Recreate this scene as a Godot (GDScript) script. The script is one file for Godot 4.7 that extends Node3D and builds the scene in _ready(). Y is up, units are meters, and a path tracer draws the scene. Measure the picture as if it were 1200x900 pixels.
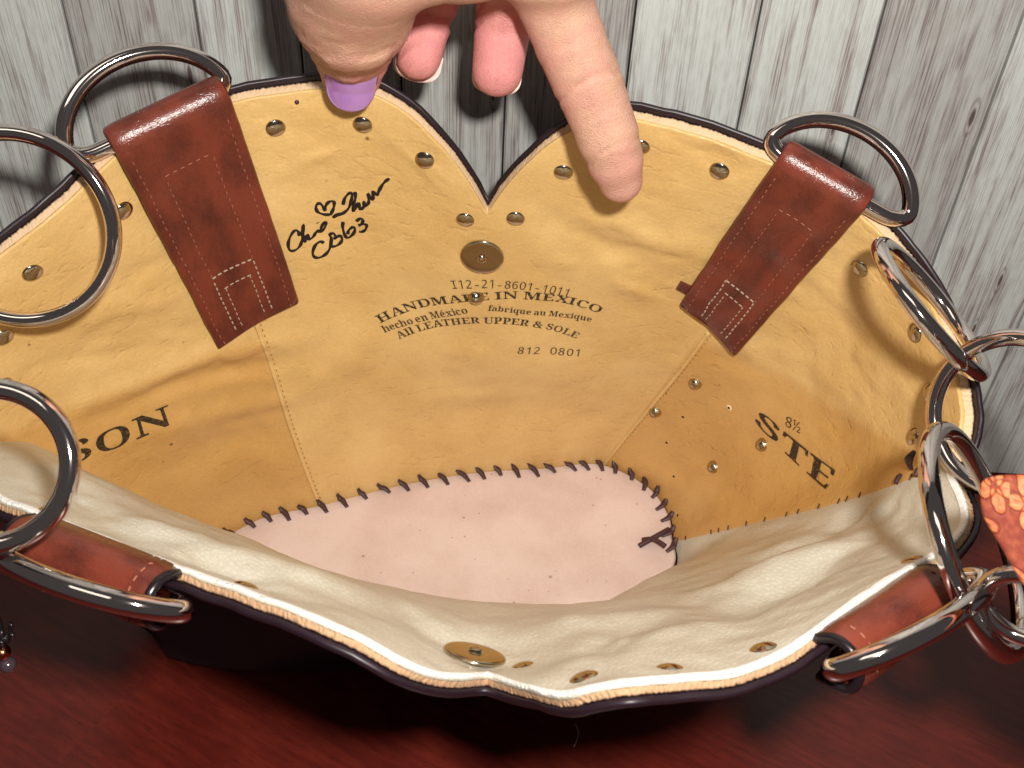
extends Node3D
# An open handbag made from a cut-down boot shaft, held open by a hand, in front of a plank backdrop on a dark red wood table.

const BACK_CONTROL := [
	[Vector3(-0.1565, -0.1850, -0.1997), Vector3(-0.1492, -0.2267, -0.2049), Vector3(-0.1320, -0.2683, -0.2101), Vector3(-0.1107, -0.3100, -0.2154)],
	[Vector3(-0.1463, -0.1700, -0.2169), Vector3(-0.1449, -0.2167, -0.2263), Vector3(-0.1336, -0.2633, -0.2326), Vector3(-0.1182, -0.3100, -0.2378)],
	[Vector3(-0.1233, -0.1550, -0.2364), Vector3(-0.1182, -0.2067, -0.2511), Vector3(-0.1088, -0.2583, -0.2602), Vector3(-0.0971, -0.3100, -0.2660)],
	[Vector3(-0.0978, -0.1400, -0.2627), Vector3(-0.0902, -0.1967, -0.2715), Vector3(-0.0815, -0.2533, -0.2763), Vector3(-0.0715, -0.3100, -0.2771)],
	[Vector3(-0.0559, -0.1350, -0.2782), Vector3(-0.0511, -0.1933, -0.2852), Vector3(-0.0464, -0.2517, -0.2892), Vector3(-0.0416, -0.3100, -0.2902)],
	[Vector3(-0.0102, -0.1330, -0.2733), Vector3(-0.0107, -0.1920, -0.2830), Vector3(-0.0112, -0.2510, -0.2928), Vector3(-0.0117, -0.3100, -0.2995)],
	[Vector3(0.0332, -0.1350, -0.2683), Vector3(0.0274, -0.1933, -0.2832), Vector3(0.0216, -0.2517, -0.2951), Vector3(0.0158, -0.3100, -0.3040)],
	[Vector3(0.0800, -0.1450, -0.2563), Vector3(0.0673, -0.2000, -0.2776), Vector3(0.0535, -0.2550, -0.2949), Vector3(0.0384, -0.3100, -0.3082)],
	[Vector3(0.1064, -0.1600, -0.2382), Vector3(0.0941, -0.2100, -0.2622), Vector3(0.0770, -0.2600, -0.2813), Vector3(0.0570, -0.3100, -0.2976)],
	[Vector3(0.1137, -0.1750, -0.2043), Vector3(0.1053, -0.2200, -0.2329), Vector3(0.0869, -0.2650, -0.2586), Vector3(0.0645, -0.3100, -0.2831)],
	[Vector3(0.1098, -0.1850, -0.1912), Vector3(0.1009, -0.2267, -0.2175), Vector3(0.0840, -0.2683, -0.2438), Vector3(0.0651, -0.3100, -0.2701)]
]
const FRONT_CONTROL := [
	[Vector3(-0.1565, -0.1850, -0.1997), Vector3(-0.1492, -0.2267, -0.2049), Vector3(-0.1320, -0.2683, -0.2101), Vector3(-0.1107, -0.3100, -0.2154)],
	[Vector3(-0.1237, -0.1800, -0.1669), Vector3(-0.1370, -0.2100, -0.2051), Vector3(-0.1498, -0.2600, -0.2393), Vector3(-0.1075, -0.3100, -0.2105)],
	[Vector3(-0.1029, -0.1750, -0.1515), Vector3(-0.1114, -0.2050, -0.1917), Vector3(-0.1270, -0.2600, -0.2296), Vector3(-0.0980, -0.3100, -0.2078)],
	[Vector3(-0.0809, -0.1720, -0.1422), Vector3(-0.0888, -0.2100, -0.1841), Vector3(-0.1015, -0.2620, -0.2206), Vector3(-0.0869, -0.3100, -0.2073)],
	[Vector3(-0.0600, -0.1680, -0.1319), Vector3(-0.0668, -0.2130, -0.1784), Vector3(-0.0741, -0.2640, -0.2120), Vector3(-0.0748, -0.3100, -0.2084)],
	[Vector3(-0.0285, -0.1620, -0.1160), Vector3(-0.0361, -0.2170, -0.1699), Vector3(-0.0397, -0.2670, -0.2035), Vector3(-0.0586, -0.3100, -0.2095)],
	[Vector3(-0.0009, -0.1735, -0.1101), Vector3(-0.0035, -0.2300, -0.1740), Vector3(-0.0026, -0.2700, -0.2011), Vector3(-0.0279, -0.3100, -0.2139)],
	[Vector3(0.0206, -0.1600, -0.1064), Vector3(0.0231, -0.2250, -0.1726), Vector3(0.0249, -0.2680, -0.2034), Vector3(0.0060, -0.3100, -0.2210)],
	[Vector3(0.0331, -0.1620, -0.1102), Vector3(0.0402, -0.2200, -0.1713), Vector3(0.0402, -0.2650, -0.2097), Vector3(0.0296, -0.3100, -0.2313)],
	[Vector3(0.0499, -0.1650, -0.1175), Vector3(0.0566, -0.2140, -0.1704), Vector3(0.0486, -0.2620, -0.2142), Vector3(0.0467, -0.3100, -0.2376)],
	[Vector3(0.0766, -0.1700, -0.1391), Vector3(0.0766, -0.2080, -0.1752), Vector3(0.0632, -0.2660, -0.2261), Vector3(0.0596, -0.3100, -0.2477)],
	[Vector3(0.1049, -0.1820, -0.1667), Vector3(0.0990, -0.2100, -0.1913), Vector3(0.0778, -0.2680, -0.2361), Vector3(0.0655, -0.3100, -0.2598)],
	[Vector3(0.1098, -0.1850, -0.1912), Vector3(0.1009, -0.2267, -0.2175), Vector3(0.0840, -0.2683, -0.2438), Vector3(0.0651, -0.3100, -0.2701)]
]
const BACK_NOTCH := 0.2337
const FRONT_NOTCH := 0.0782
const BACK_RIVETS := [Vector2(0.3621, 0.0665), Vector2(0.4174, 0.0748), Vector2(0.4567, 0.1352), Vector2(0.4837, 0.2578), Vector2(0.5221, 0.2466), Vector2(0.5533, 0.1351), Vector2(0.5999, 0.0556), Vector2(0.6473, 0.0577), Vector2(0.7662, 0.0925), Vector2(0.1661, 0.0787), Vector2(0.2459, 0.0972), Vector2(0.8349, 0.0686), Vector2(0.8796, 0.0883), Vector2(0.9146, 0.1577), Vector2(0.1235, 0.1650), Vector2(0.1023, 0.2655)]
const PANEL_STUDS := [Vector2(0.7313, 0.6005), Vector2(0.7154, 0.7410), Vector2(0.8469, 0.6016), Vector2(0.8392, 0.7750)]
const PANEL_HOLES := [Vector2(0.7493, 0.7189), Vector2(0.7588, 0.8227), Vector2(0.8135, 0.9023), Vector2(0.9056, 0.9705)]
const PALE_HOLE := [Vector2(0.7824, 0.6087)]
const FRONT_RIVETS := [Vector2(0.3629, 0.0360), Vector2(0.5228, 0.1142), Vector2(0.5625, 0.0360), Vector2(0.6557, 0.0360), Vector2(0.7504, 0.0360), Vector2(0.8700, 0.0360), Vector2(0.9921, 0.0737), Vector2(0.1857, 0.0360)]
const BACK_SNAP := [Vector2(0.4974, 0.3382), Vector2(0.4930, 0.4435)]
const FRONT_SNAP := [Vector2(0.4922, 0.1283)]
const STRAP_BACK_A := [Vector2(0.2585, 0.0198), Vector2(0.3402, -0.0008), Vector2(0.2662, 0.4748), Vector2(0.3426, 0.4312)]
const STRAP_BACK_B := [Vector2(0.6715, 0.0115), Vector2(0.7339, 0.0117), Vector2(0.6688, 0.3816), Vector2(0.7405, 0.4436)]
const STRAP_FRONT_A := [Vector2(0.1801, 0.0024), Vector2(0.3199, -0.0110)]
const STRAP_FRONT_B := [Vector2(0.7846, -0.0212), Vector2(0.8636, -0.0149)]
const TEXT_CODE := [Vector2(0.4731, 0.4236), Vector2(0.5168, 0.4174), Vector2(0.5749, 0.4299)]
const TEXT_HANDMADE := [Vector2(0.4061, 0.5202), Vector2(0.5045, 0.4485), Vector2(0.6076, 0.4635)]
const TEXT_HECHO := [Vector2(0.4086, 0.5453), Vector2(0.4481, 0.5139), Vector2(0.4863, 0.4862)]
const TEXT_FABRIQUE := [Vector2(0.5034, 0.4812), Vector2(0.5530, 0.4910), Vector2(0.6028, 0.4958)]
const TEXT_LEATHER := [Vector2(0.4211, 0.5628), Vector2(0.5030, 0.5122), Vector2(0.5932, 0.5452)]
const TEXT_LOT := [Vector2(0.5355, 0.5922), Vector2(0.5661, 0.5949), Vector2(0.6004, 0.5955)]
const TEXT_STE := [Vector2(0.8173, 0.5822), Vector2(0.8787, 0.5413), Vector2(0.9568, 0.4389)]
const TEXT_SON := [Vector2(0.1015, 0.5409), Vector2(0.1481, 0.5807), Vector2(0.1932, 0.5996)]
const TEXT_SIZE := [Vector2(0.8419, 0.5100), Vector2(0.8489, 0.4972), Vector2(0.8571, 0.4828)]
const BACK_FOLDS := [[Vector2(0.5925, 0.3164), Vector2(0.6842, 0.3439), -0.00095, 0.0022], [Vector2(0.5884, 0.3518), Vector2(0.6727, 0.4046), 0.00085, 0.0025], [Vector2(0.6027, 0.2776), Vector2(0.6863, 0.2791), -0.00085, 0.0022], [Vector2(0.6373, 0.3553), Vector2(0.7508, 0.4635), -0.00076, 0.0025], [Vector2(0.6991, 0.0788), Vector2(0.8321, 0.1215), -0.00095, 0.0025], [Vector2(0.7180, 0.2478), Vector2(0.8530, 0.2131), 0.00095, 0.0030], [Vector2(0.7217, 0.3279), Vector2(0.8648, 0.2894), -0.00095, 0.0025], [Vector2(0.5505, 0.3296), Vector2(0.6120, 0.3737), 0.00076, 0.0025], [Vector2(0.3535, 0.0296), Vector2(0.4103, 0.1491), -0.00076, 0.0025], [Vector2(0.3584, 0.1498), Vector2(0.4185, 0.1064), 0.00076, 0.0025], [Vector2(0.4255, 0.0810), Vector2(0.4688, 0.1825), 0.00066, 0.0025], [Vector2(0.2111, 0.2029), Vector2(0.2747, 0.2585), -0.00076, 0.0030], [Vector2(0.1581, 0.2090), Vector2(0.2595, 0.3431), 0.00095, 0.0040], [Vector2(0.1315, 0.2779), Vector2(0.2494, 0.4439), -0.00095, 0.0035], [Vector2(0.1951, 0.4930), Vector2(0.3170, 0.5550), -0.00152, 0.0025], [Vector2(0.1692, 0.5081), Vector2(0.3030, 0.6014), 0.00152, 0.0025], [Vector2(0.6124, 0.0229), Vector2(0.6542, 0.0461), -0.00066, 0.0025], [Vector2(0.2327, 0.6803), Vector2(0.3330, 0.6967), -0.00114, 0.0025], [Vector2(0.4412, 0.7433), Vector2(0.5557, 0.7355), 0.00095, 0.0050], [Vector2(0.1716, 0.2938), Vector2(0.2686, 0.4360), -0.00095, 0.0025], [Vector2(0.1501, 0.4345), Vector2(0.3353, 0.5396), 0.00228, 0.0050], [Vector2(0.1514, 0.4859), Vector2(0.3259, 0.5782), -0.00190, 0.0040], [Vector2(0.1541, 0.5895), Vector2(0.3059, 0.6760), 0.00171, 0.0050], [Vector2(0.1772, 0.7212), Vector2(0.3050, 0.7493), -0.00171, 0.0070], [Vector2(0.3137, 0.6823), Vector2(0.3835, 0.5623), 0.00133, 0.0060], [Vector2(0.7374, 0.4897), Vector2(0.8699, 0.3673), -0.00133, 0.0035], [Vector2(0.7317, 0.4339), Vector2(0.8581, 0.2794), 0.00152, 0.0050], [Vector2(0.5832, 0.2882), Vector2(0.6696, 0.3224), -0.00114, 0.0035], [Vector2(0.5663, 0.2424), Vector2(0.6676, 0.2489), 0.00114, 0.0040], [Vector2(0.7504, 0.1774), Vector2(0.8637, 0.1436), 0.00114, 0.0050], [Vector2(0.7043, 0.1919), Vector2(0.8276, 0.2248), -0.00095, 0.0040], [Vector2(0.3835, 0.5623), Vector2(0.6269, 0.6546), 0.00152, 0.0120], [Vector2(0.4199, 0.8152), Vector2(0.6004, 0.7750), -0.00228, 0.0140], [Vector2(0.6179, 0.3001), Vector2(0.5315, 0.2118), -0.00095, 0.0040], [Vector2(0.4212, 0.1668), Vector2(0.3895, 0.1106), 0.00076, 0.0040], [Vector2(0.7370, 1.0000), Vector2(0.9484, 0.7566), 0.00152, 0.0080], [Vector2(0.3242, 0.2553), Vector2(0.4429, 0.2362), 0.00076, 0.0070]]
const FRONT_FOLDS := [[Vector2(0.7563, 0.3626), Vector2(0.9653, 0.1996), 0.00418, 0.0090], [Vector2(0.6826, 0.1678), Vector2(0.8797, 0.3379), -0.00380, 0.0090], [Vector2(0.8518, 0.4467), Vector2(1.0000, 0.2686), -0.00418, 0.0060], [Vector2(0.8742, 0.4644), Vector2(1.0000, 0.1772), 0.00342, 0.0070], [Vector2(0.5763, 0.0821), Vector2(0.7650, 0.2651), 0.00228, 0.0080], [Vector2(0.6209, 0.1822), Vector2(0.5667, 0.0388), -0.00171, 0.0070], [Vector2(0.4508, 0.1864), Vector2(0.5399, 0.1103), -0.00228, 0.0090], [Vector2(0.3250, 0.1645), Vector2(0.4254, 0.2015), 0.00228, 0.0080], [Vector2(0.2973, 0.0803), Vector2(0.3841, 0.0920), -0.00247, 0.0070], [Vector2(0.2196, 0.1252), Vector2(0.3199, 0.1465), 0.00228, 0.0080], [Vector2(0.1582, 0.1815), Vector2(0.2508, 0.0878), -0.00228, 0.0070], [Vector2(0.5304, 0.2011), Vector2(0.6485, 0.2439), 0.00171, 0.0080]]
const PIECE_A := [Vector2(0.3144, 0.5007), Vector2(0.2168, 0.4710), Vector2(0.1202, 0.4111), Vector2(0.0651, 0.3422)]
const PIECE_B := [Vector2(0.7087, 0.4716), Vector2(0.7599, 0.4578), Vector2(0.8380, 0.3898), Vector2(0.9460, 0.1338)]
const SEAM_A := [Vector2(0.3052, 0.4657), Vector2(0.3044, 0.5790), Vector2(0.3009, 0.7460), Vector2(0.3005, 0.9006), Vector2(0.3018, 0.9954)]
const SEAM_B := [Vector2(0.7059, 0.4446), Vector2(0.7076, 0.5932), Vector2(0.7062, 0.7435), Vector2(0.7037, 0.8542), Vector2(0.7008, 0.9915)]
const INK := [
	[Vector2(0.3580, 0.2905), Vector2(0.3579, 0.2807), Vector2(0.3557, 0.2763), Vector2(0.3517, 0.2868), Vector2(0.3487, 0.3028), Vector2(0.3483, 0.3174), Vector2(0.3511, 0.3214), Vector2(0.3552, 0.3166), Vector2(0.3583, 0.3053), Vector2(0.3607, 0.2871), Vector2(0.3626, 0.2672), Vector2(0.3604, 0.2869), Vector2(0.3606, 0.3082), Vector2(0.3620, 0.2975), Vector2(0.3640, 0.2921), Vector2(0.3638, 0.3033), Vector2(0.3670, 0.3000), Vector2(0.3697, 0.2916), Vector2(0.3716, 0.2876), Vector2(0.3718, 0.2909), Vector2(0.3739, 0.2909), Vector2(0.3770, 0.2835), Vector2(0.3786, 0.2728), Vector2(0.3769, 0.2716), Vector2(0.3749, 0.2810), Vector2(0.3731, 0.2882)],
	[Vector2(0.3728, 0.2695), Vector2(0.3730, 0.2706)],
	[Vector2(0.3827, 0.2559), Vector2(0.3779, 0.2520), Vector2(0.3745, 0.2443), Vector2(0.3744, 0.2333), Vector2(0.3768, 0.2280), Vector2(0.3788, 0.2335), Vector2(0.3800, 0.2449), Vector2(0.3812, 0.2359), Vector2(0.3843, 0.2277), Vector2(0.3873, 0.2280), Vector2(0.3872, 0.2364), Vector2(0.3854, 0.2468), Vector2(0.3828, 0.2569)],
	[Vector2(0.3936, 0.2367), Vector2(0.3959, 0.2218), Vector2(0.3997, 0.2119), Vector2(0.4016, 0.2138), Vector2(0.4001, 0.2289), Vector2(0.3969, 0.2453), Vector2(0.3921, 0.2551), Vector2(0.3865, 0.2604), Vector2(0.3849, 0.2608), Vector2(0.3867, 0.2573), Vector2(0.3932, 0.2547)],
	[Vector2(0.4040, 0.2096), Vector2(0.4038, 0.2203), Vector2(0.4017, 0.2370), Vector2(0.3999, 0.2522), Vector2(0.4024, 0.2433), Vector2(0.4051, 0.2328), Vector2(0.4055, 0.2391), Vector2(0.4053, 0.2469), Vector2(0.4083, 0.2425), Vector2(0.4095, 0.2302), Vector2(0.4094, 0.2411), Vector2(0.4124, 0.2350), Vector2(0.4132, 0.2273), Vector2(0.4135, 0.2150), Vector2(0.4155, 0.2274), Vector2(0.4168, 0.2212), Vector2(0.4170, 0.2095), Vector2(0.4202, 0.2165), Vector2(0.4216, 0.2087), Vector2(0.4249, 0.1948), Vector2(0.4278, 0.1870), Vector2(0.4304, 0.1813)],
	[Vector2(0.3738, 0.3162), Vector2(0.3711, 0.3124), Vector2(0.3669, 0.3196), Vector2(0.3639, 0.3346), Vector2(0.3648, 0.3450), Vector2(0.3690, 0.3464), Vector2(0.3738, 0.3393), Vector2(0.3774, 0.3275), Vector2(0.3798, 0.3088), Vector2(0.3792, 0.3004), Vector2(0.3822, 0.2983), Vector2(0.3832, 0.3068), Vector2(0.3814, 0.3094), Vector2(0.3865, 0.3040), Vector2(0.3876, 0.3115), Vector2(0.3854, 0.3206), Vector2(0.3812, 0.3257), Vector2(0.3782, 0.3229), Vector2(0.3802, 0.3106)],
	[Vector2(0.3910, 0.2732), Vector2(0.3899, 0.2863), Vector2(0.3903, 0.3042), Vector2(0.3926, 0.3097), Vector2(0.3970, 0.3011), Vector2(0.3988, 0.2902), Vector2(0.3969, 0.2866), Vector2(0.3937, 0.2938), Vector2(0.3926, 0.3016)],
	[Vector2(0.4010, 0.2731), Vector2(0.4046, 0.2673), Vector2(0.4061, 0.2723), Vector2(0.4044, 0.2800), Vector2(0.4020, 0.2828), Vector2(0.4060, 0.2802), Vector2(0.4083, 0.2837), Vector2(0.4068, 0.2932), Vector2(0.4038, 0.2986), Vector2(0.4016, 0.2973)]
]
const RING_SPOTS := [[Vector3(-0.1301, -0.1561, -0.2300), Vector3(0.1019, 0.4043, 0.9089), 0.0243], [Vector3(-0.0993, -0.1506, -0.1407), Vector3(0.0742, 0.7046, 0.7057), 0.0150], [Vector3(0.1023, -0.1544, -0.2149), Vector3(0.6495, 0.7588, -0.0478), 0.0198], [Vector3(0.1189, -0.1674, -0.1910), Vector3(-0.7268, 0.4392, 0.5281), 0.0187], [Vector3(0.0994, -0.1678, -0.1516), Vector3(0.7453, 0.6340, 0.2060), 0.0238], [Vector3(0.0998, -0.1604, -0.1282), Vector3(-0.5157, 0.0192, 0.8565), 0.0080]]
const HAND_RING_FINGER := [[Vector3(0.0265, -0.1478, -0.2571), 0.0061], [Vector3(0.0244, -0.1418, -0.2570), 0.0076], [Vector3(0.0217, -0.1349, -0.2571), 0.0083], [Vector3(0.0183, -0.1275, -0.2589), 0.0085], [Vector3(0.0151, -0.1210, -0.2599), 0.0090], [Vector3(0.0099, -0.1111, -0.2612), 0.0091], [Vector3(0.0053, -0.1015, -0.2629), 0.0095], [Vector3(0.0004, -0.0893, -0.2629), 0.0105]]
const HAND_INDEX_FINGER := [[Vector3(-0.0300, -0.1234, -0.2750), 0.0062], [Vector3(-0.0286, -0.1170, -0.2799), 0.0066], [Vector3(-0.0257, -0.1063, -0.2826), 0.0078], [Vector3(-0.0238, -0.0969, -0.2814), 0.0088]]
const HAND_MIDDLE_FINGER := [[Vector3(-0.0086, -0.1258, -0.2736), 0.0069], [Vector3(-0.0076, -0.1145, -0.2795), 0.0077], [Vector3(-0.0061, -0.0941, -0.2759), 0.0092]]
const HAND_THUMB := [[Vector3(-0.0482, -0.1275, -0.2727), 0.0085], [Vector3(-0.0474, -0.1211, -0.2704), 0.0104], [Vector3(-0.0463, -0.1138, -0.2654), 0.0124], [Vector3(-0.0444, -0.1037, -0.2570), 0.0155], [Vector3(-0.0437, -0.0978, -0.2542), 0.0162], [Vector3(-0.0385, -0.0836, -0.2453), 0.0175]]
const HAND_PALM := [[Vector3(-0.0358, -0.0785, -0.2444), 0.0150], [Vector3(-0.0174, -0.0799, -0.2512), 0.0150], [Vector3(0.0041, -0.0830, -0.2591), 0.0135]]
const HAND_PALM2 := [[Vector3(-0.0306, -0.0637, -0.2520), 0.0170], [Vector3(-0.0143, -0.0646, -0.2592), 0.0170], [Vector3(0.0010, -0.0671, -0.2650), 0.0160]]
const CREASES := [[Vector3(-0.0454, -0.1126, -0.2599), Vector3(0.0550, -0.7536, 0.6551), 0.00130, 0.00110, -14.0], [Vector3(-0.0453, -0.1137, -0.2589), Vector3(0.0550, -0.7536, 0.6551), 0.00065, 0.00060, -14.0], [Vector3(-0.0452, -0.1147, -0.2581), Vector3(0.0550, -0.7536, 0.6551), 0.00091, 0.00070, -14.0], [Vector3(-0.0452, -0.1157, -0.2572), Vector3(0.0550, -0.7536, 0.6551), 0.00065, 0.00060, -14.0], [Vector3(-0.0451, -0.1166, -0.2564), Vector3(0.0550, -0.7536, 0.6551), 0.00091, 0.00070, -14.0], [Vector3(-0.0450, -0.1178, -0.2554), Vector3(0.0550, -0.7536, 0.6551), 0.00065, 0.00060, -14.0], [Vector3(-0.0449, -0.1188, -0.2545), Vector3(0.0550, -0.7536, 0.6551), 0.00091, 0.00080, -14.0], [Vector3(-0.0449, -0.1197, -0.2537), Vector3(0.0550, -0.7536, 0.6551), 0.00052, 0.00060, -14.0], [Vector3(-0.0455, -0.1105, -0.2617), Vector3(0.0550, -0.7536, 0.6551), 0.00052, 0.00080, -14.0], [Vector3(-0.0457, -0.1088, -0.2632), Vector3(0.0550, -0.7536, 0.6551), 0.00039, 0.00100, -14.0], [Vector3(0.0158, -0.1204, -0.2558), Vector3(0.4720, -0.6653, 0.5784), 0.00070, 0.00070, -9.0], [Vector3(0.0153, -0.1196, -0.2564), Vector3(0.4720, -0.6653, 0.5784), 0.00020, 0.00060, -9.0], [Vector3(0.0219, -0.1317, -0.2460), Vector3(0.4720, -0.6653, 0.5784), 0.00050, 0.00060, -9.0], [Vector3(0.0214, -0.1308, -0.2467), Vector3(0.4720, -0.6653, 0.5784), 0.00020, 0.00060, -9.0], [Vector3(0.0186, -0.1259, -0.2510), Vector3(0.4720, -0.6653, 0.5784), 0.00012, 0.00080, -9.0], [Vector3(0.0119, -0.1141, -0.2612), Vector3(0.4720, -0.6653, 0.5784), 0.00012, 0.00090, -9.0], [Vector3(0.0099, -0.1114, -0.2635), Vector3(0.4720, -0.6653, 0.5784), 0.00010, 0.00090, -9.0], [Vector3(-0.0272, -0.1128, -0.2756), Vector3(0.0550, -0.7536, 0.6551), 0.00050, 0.00080, -9.0], [Vector3(-0.0079, -0.1137, -0.2748), Vector3(0.0550, -0.7536, 0.6551), 0.00050, 0.00080, -9.0], [Vector3(-0.0076, -0.1123, -0.2760), Vector3(0.0550, -0.7536, 0.6551), 0.00030, 0.00070, -9.0]]
const TAG := [Vector3(0.0871, -0.1410, -0.1372), Vector3(0.0871, -0.1387, -0.1391), Vector3(0.0890, -0.1371, -0.1395), Vector3(0.0936, -0.1355, -0.1386), Vector3(0.1001, -0.1339, -0.1367), Vector3(0.1114, -0.1335, -0.1311), Vector3(0.1223, -0.1374, -0.1217), Vector3(0.1246, -0.1523, -0.1081), Vector3(0.1169, -0.1590, -0.1069), Vector3(0.1043, -0.1559, -0.1162), Vector3(0.0954, -0.1511, -0.1247), Vector3(0.0907, -0.1465, -0.1309), Vector3(0.0877, -0.1432, -0.1351)]
const TAB := Vector2(0.6648, 0.3437)
const LACE_HOLE := Vector2(0.3787, 0.0237)
const FIBRE := Vector3(0.0270, -0.3149, -0.1932)
const FRONT_APEX := Vector3(0.3507, 0.5605, 0.6907)
const FRONT_APEX_B := Vector3(-0.3323, 0.5576, 0.6909)
const CHARM := Vector3(-0.1107, -0.2042, -0.1378)

const TABLE_Y := -0.315
const WALL_Z := -0.320
const BASE_CENTRE := Vector3(-0.0305, -0.3105, -0.2403)
const BASE_LONG := Vector3(0.955, 0, -0.297)
const BASE_SHORT := Vector3(0.297, 0, 0.955)

var bag: Node3D
var M := {}


# ---------------------------------------------------------------- helpers
func numbered(called: String, parent: Node) -> String:
	if parent.get_node_or_null(called) == null:
		return called
	var k := 1
	while parent.get_node_or_null("%s_%03d" % [called, k]) != null:
		k += 1
	return "%s_%03d" % [called, k]


func put(called: String, mesh: Mesh, mat: Material, parent: Node = null) -> MeshInstance3D:
	var o := MeshInstance3D.new()
	var p: Node = parent if parent else self
	o.name = numbered(called, p)
	o.mesh = mesh
	o.material_override = mat
	p.add_child(o, true)
	return o


func thing(called: String, label: String, category: String, at := Vector3.ZERO, group := "") -> Node3D:
	var o := Node3D.new()
	o.name = numbered(called, self)
	add_child(o, true)
	o.position = at
	return tag(o, label, category, group)


func tag(o: Node3D, label: String, category: String, group := "") -> Node3D:
	o.set_meta("label", label)
	o.set_meta("category", category)
	if group:
		o.set_meta("group", group)
	return o


class Shape:
	var v := PackedVector3Array()
	var uv := PackedVector2Array()
	var col := PackedColorArray()
	var idx := PackedInt32Array()

	func add(p: Vector3, t := Vector2.ZERO) -> int:
		v.append(p)
		uv.append(t)
		return v.size() - 1

	func tri(a: int, b: int, c: int) -> void:
		idx.append(a)
		idx.append(b)
		idx.append(c)

	func quad(a: int, b: int, c: int, d: int) -> void:
		tri(a, b, c)
		tri(a, c, d)

	# points[i][j], i along u, j along v
	func sheet(points: Array, uvs: Array, wrap_u := false, wrap_v := false) -> void:
		var n: int = points.size()
		var m: int = points[0].size()
		var base := v.size()
		for i in n:
			var row: PackedVector3Array = points[i]
			for j in m:
				v.append(row[j])
				uv.append(uvs[i][j] if uvs else Vector2(float(i) / n, float(j) / m))
		for i in (n if wrap_u else n - 1):
			var i2 := (i + 1) % n
			for j in (m if wrap_v else m - 1):
				var j2 := (j + 1) % m
				quad(base + i * m + j, base + i * m + j2, base + i2 * m + j2, base + i2 * m + j)

	func face_normal_sum(point: Vector3) -> float:
		var s := 0.0
		for k in range(0, idx.size(), 3):
			var a := v[idx[k]]
			s += (v[idx[k + 2]] - a).cross(v[idx[k + 1]] - a).dot(point - a)
		return s

	func flip() -> void:
		for k in range(0, idx.size(), 3):
			var t := idx[k + 1]
			idx[k + 1] = idx[k + 2]
			idx[k + 2] = t

	func towards(point: Vector3) -> Shape:
		if face_normal_sum(point) < 0.0:
			flip()
		return self

	func outward() -> Shape:
		var c := Vector3.ZERO
		for p in v:
			c += p
		if face_normal_sum(c / v.size()) > 0.0:
			flip()
		return self

	func mesh(flat := false) -> ArrayMesh:
		var nn := PackedVector3Array()
		if flat:
			var v2 := PackedVector3Array()
			var u2 := PackedVector2Array()
			var c2 := PackedColorArray()
			for k in idx.size():
				v2.append(v[idx[k]])
				u2.append(uv[idx[k]])
				if col.size():
					c2.append(col[idx[k]])
			v = v2
			uv = u2
			col = c2
			for k in idx.size():
				idx[k] = k
		nn.resize(v.size())
		for k in range(0, idx.size(), 3):
			var a := v[idx[k]]
			var f := (v[idx[k + 2]] - a).cross(v[idx[k + 1]] - a) * 1e6
			nn[idx[k]] += f
			nn[idx[k + 1]] += f
			nn[idx[k + 2]] += f
		for k in nn.size():
			nn[k] = nn[k].normalized() if nn[k].length_squared() > 1e-20 else Vector3.UP
		var arr := []
		arr.resize(Mesh.ARRAY_MAX)
		arr[Mesh.ARRAY_VERTEX] = v
		arr[Mesh.ARRAY_NORMAL] = nn
		arr[Mesh.ARRAY_TEX_UV] = uv
		if col.size() == v.size():
			arr[Mesh.ARRAY_COLOR] = col
		arr[Mesh.ARRAY_INDEX] = idx
		var m := ArrayMesh.new()
		m.add_surface_from_arrays(Mesh.PRIMITIVE_TRIANGLES, arr)
		return m


func tube(s: Shape, path: PackedVector3Array, radii: Array, sides := 12, closed := false, flat_k := 1.0, up := Vector3.ZERO) -> void:
	var n := path.size()
	var rows := []
	var uvs := []
	var nrm := Vector3.ZERO
	var along := 0.0
	for i in n:
		var t: Vector3
		if closed:
			t = (path[(i + 1) % n] - path[(i - 1 + n) % n]).normalized()
		else:
			t = (path[mini(i + 1, n - 1)] - path[maxi(i - 1, 0)]).normalized()
		if up != Vector3.ZERO:
			nrm = up
		elif i == 0:
			nrm = t.cross(Vector3(0.31, 0.77, 0.55)).normalized()
		nrm = (nrm - t * nrm.dot(t)).normalized()
		var b := t.cross(nrm)
		var r: float = radii[i] if radii.size() > 1 else radii[0]
		if i > 0:
			along += path[i].distance_to(path[i - 1])
		var row := PackedVector3Array()
		var ur := PackedVector2Array()
		for k in sides:
			var a := TAU * k / sides
			row.append(path[i] + (nrm * cos(a) * flat_k + b * sin(a)) * r)
			ur.append(Vector2(along, r * a))
		rows.append(row)
		uvs.append(ur)
	if not closed:
		var c0 := PackedVector3Array()
		var c1 := PackedVector3Array()
		var uc := PackedVector2Array()
		for k in sides:
			c0.append(path[0])
			c1.append(path[n - 1])
			uc.append(Vector2.ZERO)
		rows.push_front(c0)
		rows.append(c1)
		uvs.push_front(uc)
		uvs.append(uc)
	s.sheet(rows, uvs, closed, true)


func smooth_path(pts: Array, per := 8) -> PackedVector3Array:
	var out := PackedVector3Array()
	var n := pts.size()
	for i in n - 1:
		var p0: Vector3 = pts[maxi(i - 1, 0)]
		var p1: Vector3 = pts[i]
		var p2: Vector3 = pts[i + 1]
		var p3: Vector3 = pts[mini(i + 2, n - 1)]
		for k in per:
			out.append(p1.cubic_interpolate(p2, p0, p3, float(k) / per))
	out.append(pts[n - 1])
	return out


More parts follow.
